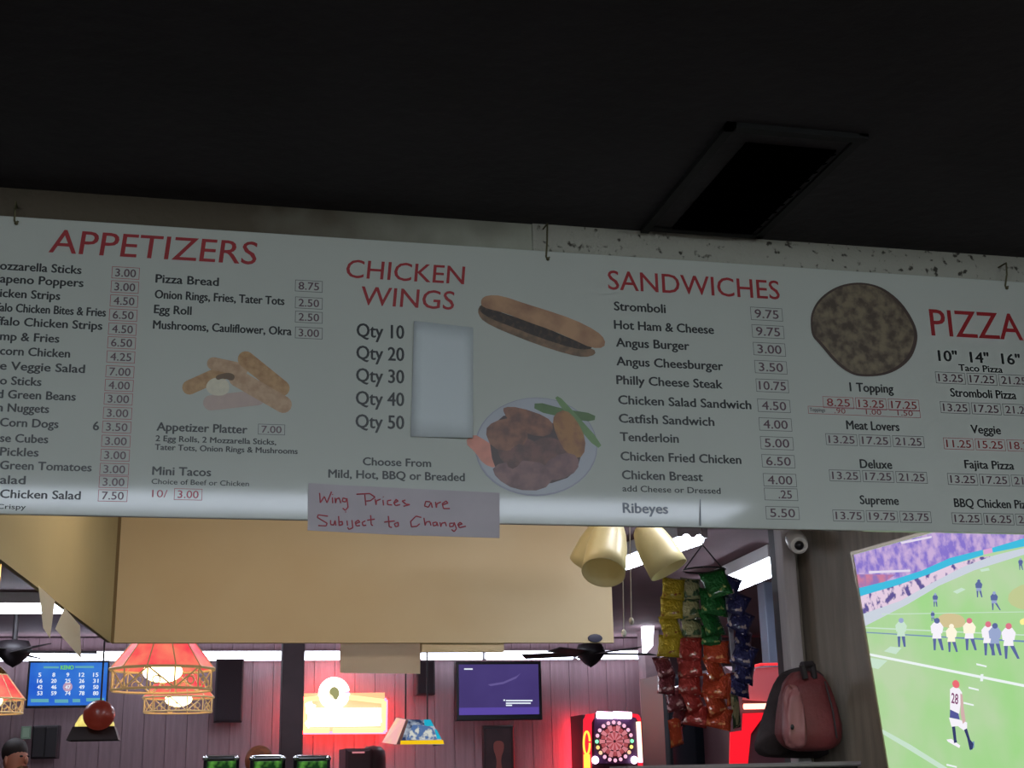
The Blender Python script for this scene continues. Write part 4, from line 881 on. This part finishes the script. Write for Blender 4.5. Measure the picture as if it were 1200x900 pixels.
# ---------------------------------------------------------------- football television
TL = at(1000.5, 650, 5.0)
hd = ray(70, 912).normalized(); hd = -hd          # towards the near end
nn = ray(1000.5, 650).cross(ray(1042, 900)); vd = hd.cross(nn).normalized()
if vd.z > 0: vd = -vd
nT = hd.cross(vd).normalized()
if nT.x > 0: nT = -nT                              # faces left, to the viewer
W, Hh = 1.62, .92
print('tv', TL, hd, vd, nT)
def T(px, py, off=0):
    d = ray(px, py); P0 = TL+nT*off; return EYE + d*((P0-EYE).dot(nT)/d.dot(nT))
tv = thing('television', TL+vd*Hh, 'large television showing a football game on the right wall', 'television')
fw = .012
MB().frame(TL-hd*fw-vd*fw-nT*.05, hd*(W+2*fw), vd*(Hh+2*fw), nT*.045).build('casing', m_black, tv)
mb = MB()
mb.frame(TL-hd*fw-vd*fw-nT*.006, hd*fw, vd*(Hh+2*fw), nT*.012).frame(TL+hd*W-vd*fw-nT*.006, hd*fw, vd*(Hh+2*fw), nT*.012)
mb.frame(TL-vd*fw-nT*.006, hd*W, vd*fw, nT*.012).frame(TL+vd*Hh-nT*.006, hd*W, vd*fw, nT*.012)
mb.build('bezel', mat('bezel', (150, 140, 122), .3, metal=.6), tv)
MB().frame(TL+hd*.7+vd*.3-nT*.14, hd*.2, vd*.3, nT*.09).build('wall_bracket', m_black, tv)
MB().frame(TL, hd*W, vd*Hh, nT*.001).build('screen', glow('field_green', (190, 216, 172), .95, rgb2=(164, 218, 142), thresh=(.35, .65), vscale=3), tv)
_tl = [0]
def inside(p):
    u = (p-TL).dot(hd); v = (p-TL).dot(vd); return TL + hd*min(max(u, .001), W-.001) + vd*min(max(v, .001), Hh-.001) + nT*(p-TL).dot(nT)
def tpoly(pts, m, nm='image_patch', R=True, mb=None, sm=0):
    _tl[0] += 1; off = .0015+.00006*_tl[0]
    if sm: pts = smoothpoly(pts, sm)
    pts = [((1000.5+(y-650)*.166-8) if x-(1000.5+(y-650)*.166) < 5 else x, y) for x, y in pts]
    P = [inside(T(x, y, off)) for x, y in pts]
    own = mb is None; mb = mb or MB(); mb.add(P, [tuple(range(len(P)))])
    if own: mb.build(nm, m, tv)
def Q6(l): return [(1000+x/6, 620+y/6) for x, y in l]
def Q7(l): return [(1000+x/6, 750+y/6) for x, y in l]
g_crowd = glow('crowd_purple', (136, 116, 206), .95, rgb2=(204, 176, 220), thresh=(.38, .62), vscale=26)
tpoly(Q6([(10,180),(200,110),(500,20),(800,-60),(1500,-120),(1500,60),(1200,70),(910,150),(680,210),(480,295),(300,350),(55,430)]), g_crowd, 'crowd')
tpoly(Q6([(30,330),(300,320),(200,380),(55,430)]), glow('crowd_pink', (210, 130, 160), .9, rgb2=(150, 120, 190), thresh=(.4, .6), vscale=20), 'crowd')
tpoly(Q6([(110,295),(400,285),(400,300),(110,312)]), glow('crowd_white', (230, 220, 240), .95), 'crowd')
tpoly(Q6([(330,90),(550,48),(550,62),(340,105)]), MATS['crowd_white'], 'crowd')
g_cy = glow('ribbon_cyan', (60, 190, 225), .95)
tpoly(Q6([(55,425),(300,350),(480,292),(680,203),(910,145),(915,182),(700,248),(520,322),(320,392),(62,482)]), g_cy, 'ribbon_board')
tpoly(Q6([(975,132),(1200,65),(1500,-20),(1500,60),(1200,122),(980,165)]), g_cy, 'ribbon_board')
tpoly(Q6([(915,145),(975,132),(980,165),(918,180)]), glow('ribbon_pink', (225, 170, 215), .95), 'ribbon_board')
tpoly(Q6([(62,482),(320,392),(520,322),(700,248),(900,195),(980,190),(780,265),(560,380),(330,520),(90,620)]), glow('sideline', (232, 208, 228), .95, rgb2=(96, 84, 150), thresh=(.5, .6), vscale=28), 'sideline_people')
tpoly(Q6([(90,605),(330,505),(560,375),(780,262),(1000,182),(1500,60),(1500,110),(1200,180),(850,290),(600,400),(380,530),(100,690)]), glow('sideline_pale', (206, 214, 226), .95), 'sideline')
g_w = glow('line_white', (236, 244, 244), 1.0); g_lw = glow('line_pale', (200, 226, 205), 1.0); g_bl = glow('line_blue', (120, 150, 190), .9)
tpoly(Q6([(600,590),(780,600),(790,700),(590,690)]), glow('logo_tan', (214, 198, 150), .95), 'field_logo', sm=2)
tpoly(Q6([(1100,400),(1500,330),(1500,600),(1080,560)]), glow('logo_tan2', (196, 206, 148), .95), 'field_logo', sm=2)
tpoly(Q6([(700,440),(760,412),(790,425),(730,455)]), g_lw, 'field_mark'); tpoly(Q6([(890,285),(950,272),(960,290),(900,300)]), g_lw, 'field_mark')
tpoly(Q6([(100,697),(1500,755),(1500,763),(100,706)]), g_lw, 'field_line'); tpoly(Q6([(110,731),(700,758),(1500,798),(1500,812),(700,768),(110,738)]), g_bl, 'field_line')
tpoly(Q6([(200,596),(1500,575),(1500,579),(200,602)]), g_lw, 'field_line')
tpoly(Q7([(130,100),(1500,372),(1500,392),(132,118)]), g_w, 'field_line'); tpoly(Q7([(212,630),(400,735),(900,1050),(860,1060),(380,765),(218,665)]), g_lw, 'field_line')
for (x, y) in ((900, 178), (845, 343), (810, 450), (690, 885)): tpoly(Q7([(x-35,y-15),(x+37,y+3),(x+37,y+14),(x-35,y-2)]), g_w, 'field_line')
tpoly(Q7([(895,240),(915,240),(912,290),(892,290)]), g_w, 'field_line')
tpoly(Q7([(215,80),(260,45),(340,55),(300,100)]), g_lw, 'field_mark'); tpoly(Q7([(140,130),(240,145),(175,205),(142,200)]), g_lw, 'field_mark')
g_pw = glow('player_white', (246, 242, 250), 1.0); g_pn = glow('player_navy', (92, 106, 160), .95); g_pr = glow('player_red', (225, 120, 140), .95); g_pg = glow('player_gold', (255, 246, 222), 1.0); g_pl = glow('player_light', (160, 175, 215), .9)
def player(x, y, h, top, bot, hel, stance=0):     # x,y = px of the feet; h px tall
    def q(l): return [(x+a*h, y-b*h) for a, b in l]
    tpoly(q([(-.10,0),(-.04,0),(-.02,.42),(-.13,.42)]), g_pn, 'player_leg'); tpoly(q([(.04+stance,0),(.11+stance,0),(.13,.42),(.0,.42)]), g_pn, 'player_leg')
    tpoly(q([(-.15,.36),(.14,.36),(.12,.55),(-.12,.55)]), bot, 'player_shorts')
    tpoly(q([(-.17,.52),(.16,.52),(.2,.72),(.1,.86),(-.1,.86),(-.2,.74)]), top, 'player_shirt')
    tpoly(circ((x, y-.91*h), .09*h, .09*h, 10), hel, 'player_helmet')
for px, py, h, a, b_, c_, s_ in ((1056, 758, 34, g_lw, g_lw, g_pl, .05), (1098, 762, 38, g_pw, g_pw, g_pn, .1), (1115, 764, 33, g_pg, g_pg, g_pg, .12), (1136, 762, 38, g_pg, g_pw, g_pr, .12), (1158, 768, 40, g_pw, g_pw, g_pr, .1), (1166, 768, 38, g_pl, g_pl, g_pn, .1), (1182, 772, 42, g_pw, g_pw, g_pr, .2),
                           (1096, 711, 16, g_pn, g_pl, g_pl, .05), (1147, 700, 21, g_pn, g_pl, g_pn, .1), (1165, 715, 22, g_pn, g_pl, g_pl, .25), (1196, 668, 14, g_pn, g_pn, g_pl, .1), (1093, 728, 12, g_pn, g_pl, g_pl, .1)):
    player(px, py, h, a, b_, c_, s_)
tpoly(Q6([(1165,640),(1215,620),(1230,660),(1180,680)]), glow('flare_yellow', (250, 240, 150), 1.0), 'field_mark', sm=2)
# near player with number 28
tpoly(Q7([(655,700),(690,695),(752,742),(745,760),(665,715)]), g_pw, 'player_shoe'); tpoly(Q7([(820,720),(850,712),(850,755),(822,778)]), g_bl, 'player_shoe')
tpoly(Q7([(692,600),(715,600),(725,700),(730,720),(708,725)]), glow('sock_navy', (54, 62, 110), .9), 'player_leg'); tpoly(Q7([(770,610),(798,620),(822,700),(845,730),(838,770),(818,772),(800,690)]), MATS['sock_navy'], 'player_leg')
tpoly(Q7([(672,545),(745,560),(800,580),(800,620),(775,635),(735,605),(690,610)]), g_pw, 'player_shorts'); tpoly(Q7([(680,490),(735,500),(748,560),(678,545)]), glow('towel_navy', (88, 92, 160), .9), 'player_shorts')
tpoly(Q7([(680,345),(700,330),(745,340),(765,370),(755,440),(745,520),(680,488)]), g_pw, 'player_shirt'); tpoly(Q7([(752,375),(768,385),(775,470),(790,570),(770,590),(755,520)]), glow('arm_tone', (214, 180, 176), .95), 'player_arm')
tpoly(Q7([(692,300),(715,278),(740,290),(748,320),(735,340),(705,335)]), glow('helmet_red', (240, 110, 120), .95), 'player_helmet', sm=1)
a = T(1000+688/6, 750+440/6, .012); b = T(1000+737/6, 750+452/6, .012); c = T(1000+690/6, 750+372/6, .012)
mb = MB(); vs, fs, wd = text2d('28', .02); u_ = (b-a)/wd; v_ = (c-a)/CAPH
mb.add([a+u_*x+v_*y for x, y in vs], fs); mb.build('jersey_number', glow('number_mauve', (140, 80, 120), .9), tv)
# ---------------------------------------------------------------- chip bags on clip strips
YC = 6.0
def foil(name, c1, c2, th, sc_): return mat(name, c1, .2, metal=.45, rgb2=c2, thresh=th, vscale=sc_, bump=1.0, bscale=9, coat=.6, coord='Generated')
F_ = {'yellow': foil('foil_yellow', (196, 170, 40), (150, 60, 34), (.66, .7), 3), 'green': foil('foil_green', (34, 112, 50), (190, 200, 120), (.64, .7), 3), 'cream': foil('foil_cream', (170, 165, 120), (70, 96, 66), (.5, .56), 3),
      'red': foil('foil_red', (170, 52, 44), (214, 170, 150), (.62, .68), 3.2), 'orange': foil('foil_orange', (196, 74, 38), (220, 140, 80), (.58, .66), 3.4), 'blue': foil('foil_blue', (44, 46, 96), (196, 176, 170), (.6, .66), 3),
      'maroon': foil('foil_maroon', (110, 34, 44), (206, 160, 160), (.58, .66), 3)}
def bag_mesh(seed):
    rnd = random.Random(seed); nx, ny = 7, 9; vs = []
    for side in (-1, 1):
        for j in range(ny):
            for i in range(nx):
                u, v = i/(nx-1)*2-1, j/(ny-1)*2-1
                bul = max(0, (1-u*u))**.6*max(0, (1-v**4))**.7
                wv = .05*math.sin(5*v+seed)*(abs(v))
                vs.append(Vector((u*.5*(1-.06*(1-v*v))+.01*math.sin(v*9), side*(.2*bul+.004)+wv*.3+.02*rnd.uniform(-1, 1)*bul, v*.5)))
    fs = []
    for s_ in (0, 1):
        o = s_*nx*ny
        for j in range(ny-1):
            for i in range(nx-1):
                q = (o+j*nx+i, o+j*nx+i+1, o+(j+1)*nx+i+1, o+(j+1)*nx+i); fs.append(q if s_ == 0 else q[::-1])
    n1 = nx*ny
    ring = [i for i in range(nx)]+[j*nx+nx-1 for j in range(1, ny)]+[(ny-1)*nx+i for i in range(nx-2, -1, -1)]+[j*nx for j in range(ny-2, 0, -1)]
    for a, b in zip(ring, ring[1:]+ring[:1]): fs.append((a, a+n1, b+n1, b))
    me = bpy.data.meshes.new('chip_bag'); me.from_pydata(vs, [], fs); me.polygons.foreach_set('use_smooth', [True]*len(fs)); me.update(); return me
ORD = ['first', 'second', 'third', 'fourth', 'fifth', 'sixth', 'seventh']
rack = thing('snack_rack', at(825, 655, YC), 'black wire hanger holding the strips of chip bags', 'rack')
rc = at(825, 668, YC)
MB().path([rc+Vector((.1*math.cos(t_), .1*math.sin(t_), 0)) for t_ in [2*PI*k/16 for k in range(17)]], .004, 6).path([(rc.x-.1, YC, rc.z), (rc.x, YC, rc.z+.12), (rc.x+.1, YC, rc.z)], .003, 6).build('ring', m_black, rack)
MB().tube((rc.x, YC, rc.z+.12), (rc.x, YC, CEIL), .003).build('hanging_wire', m_metal, rack)
strips = [
 ('yellow', 'yellow', .00, [(789, 690, 26, 27, 8), (787, 712, 26, 27, 3), (786, 735, 25, 27, -4), (784, 757, 25, 26, 6)]),
 ('maroon', 'maroon and white', .02, [(778, 781, 21, 26, -10), (781, 801, 20, 26, 8), (791, 819, 22, 28, -12)]),
 ('cream', 'cream and dark green', .03, [(810, 690, 24, 27, 5), (808, 713, 24, 27, -6), (811, 736, 25, 26, 8)]),
 ('red', 'red', -.02, [(809, 760, 26, 28, 4), (808, 780, 27, 28, -5), (808, 800, 26, 28, 5), (812, 820, 26, 28, -8), (816, 838, 26, 26, 12)]),
 ('green', 'green', -.04, [(839, 684, 30, 34, -14), (836, 706, 34, 32, 8), (834, 729, 32, 32, -5), (834, 746, 26, 24, 10)]),
 ('orange', 'orange red', -.05, [(839, 763, 30, 28, 6), (838, 784, 30, 28, -4), (838, 804, 29, 28, 6), (839, 824, 30, 28, -6), (843, 841, 28, 26, 14)]),
 ('blue', 'dark blue', .0, [(855, 688, 22, 28, 22), (864, 708, 24, 28, 26), (868, 728, 26, 28, 28), (871, 748, 26, 28, 26), (872, 768, 26, 28, 24), (872, 787, 25, 28, 20), (867, 804, 24, 26, 14)]),
]
for key, word, dy, bags in strips:
    top = at(bags[0][0], bags[0][1]-14, YC+dy); bot = at(bags[-1][0], bags[-1][1], YC+dy)
    MB().prism([top+Vector((-.012, .045, 0)), top+Vector((.012, .045, 0)), bot+Vector((.012, .045, 0)), bot+Vector((-.012, .045, 0))], (0, .002, 0)).build('clip_strip', mat('clip_plastic', (160, 160, 164), .3), None, 'thin plastic clip strip carrying the %s chip bags' % word, 'strip')
    for i, (px, py, w_, h_, rot) in enumerate(bags):
        me = bag_mesh(hash(key) % 97 + i if False else len(key)*7+i); me.materials.append(F_[key])
        o = bpy.data.objects.new('chip_bag', me); COL.objects.link(o)
        p = at(px, py, YC+dy); k = YC/1579.4*1.02
        o.location = p; o.scale = (w_*k*1.08, .085, h_*k*1.06)
        o.rotation_euler = (math.radians(-19), math.radians(rot), math.radians(random.uniform(-30, 30)))
        lab = ('%s chip bag, %s from the top of its hanging strip' % (word, ORD[i]))
        tag(o, lab, 'chip bag', 'chip bags hanging on the %s strip' % word)
# extra bags low on the rack
for px, py, w_, h_, rot, key, lab in ((792, 858, 19, 34, -14, 'orange', 'lowest chip bag, orange with a pointed corner, hanging at lower left of the rack'), (797, 838, 20, 26, 10, 'maroon', 'maroon chip bag just above the lowest orange bag'), (862, 832, 12, 44, -12, 'cream', 'narrow pale chip bag at the lower right of the rack'), (857, 808, 14, 40, -6, 'orange', 'narrow orange chip bag beside the bottom of the blue strip')):
    me = bag_mesh(px); me.materials.append(F_[key]); o = bpy.data.objects.new('chip_bag', me); COL.objects.link(o)
    k = YC/1579.4; o.location = at(px, py, YC+.03); o.scale = (w_*k*1.08, .08, h_*k); o.rotation_euler = (.2, math.radians(rot), .3)
    tag(o, lab, 'chip bag', 'loose chip bags low on the rack')
bpy.data.objects.remove(_fo)
for o in sc.objects:
    if '_o' in o: del o['_o']
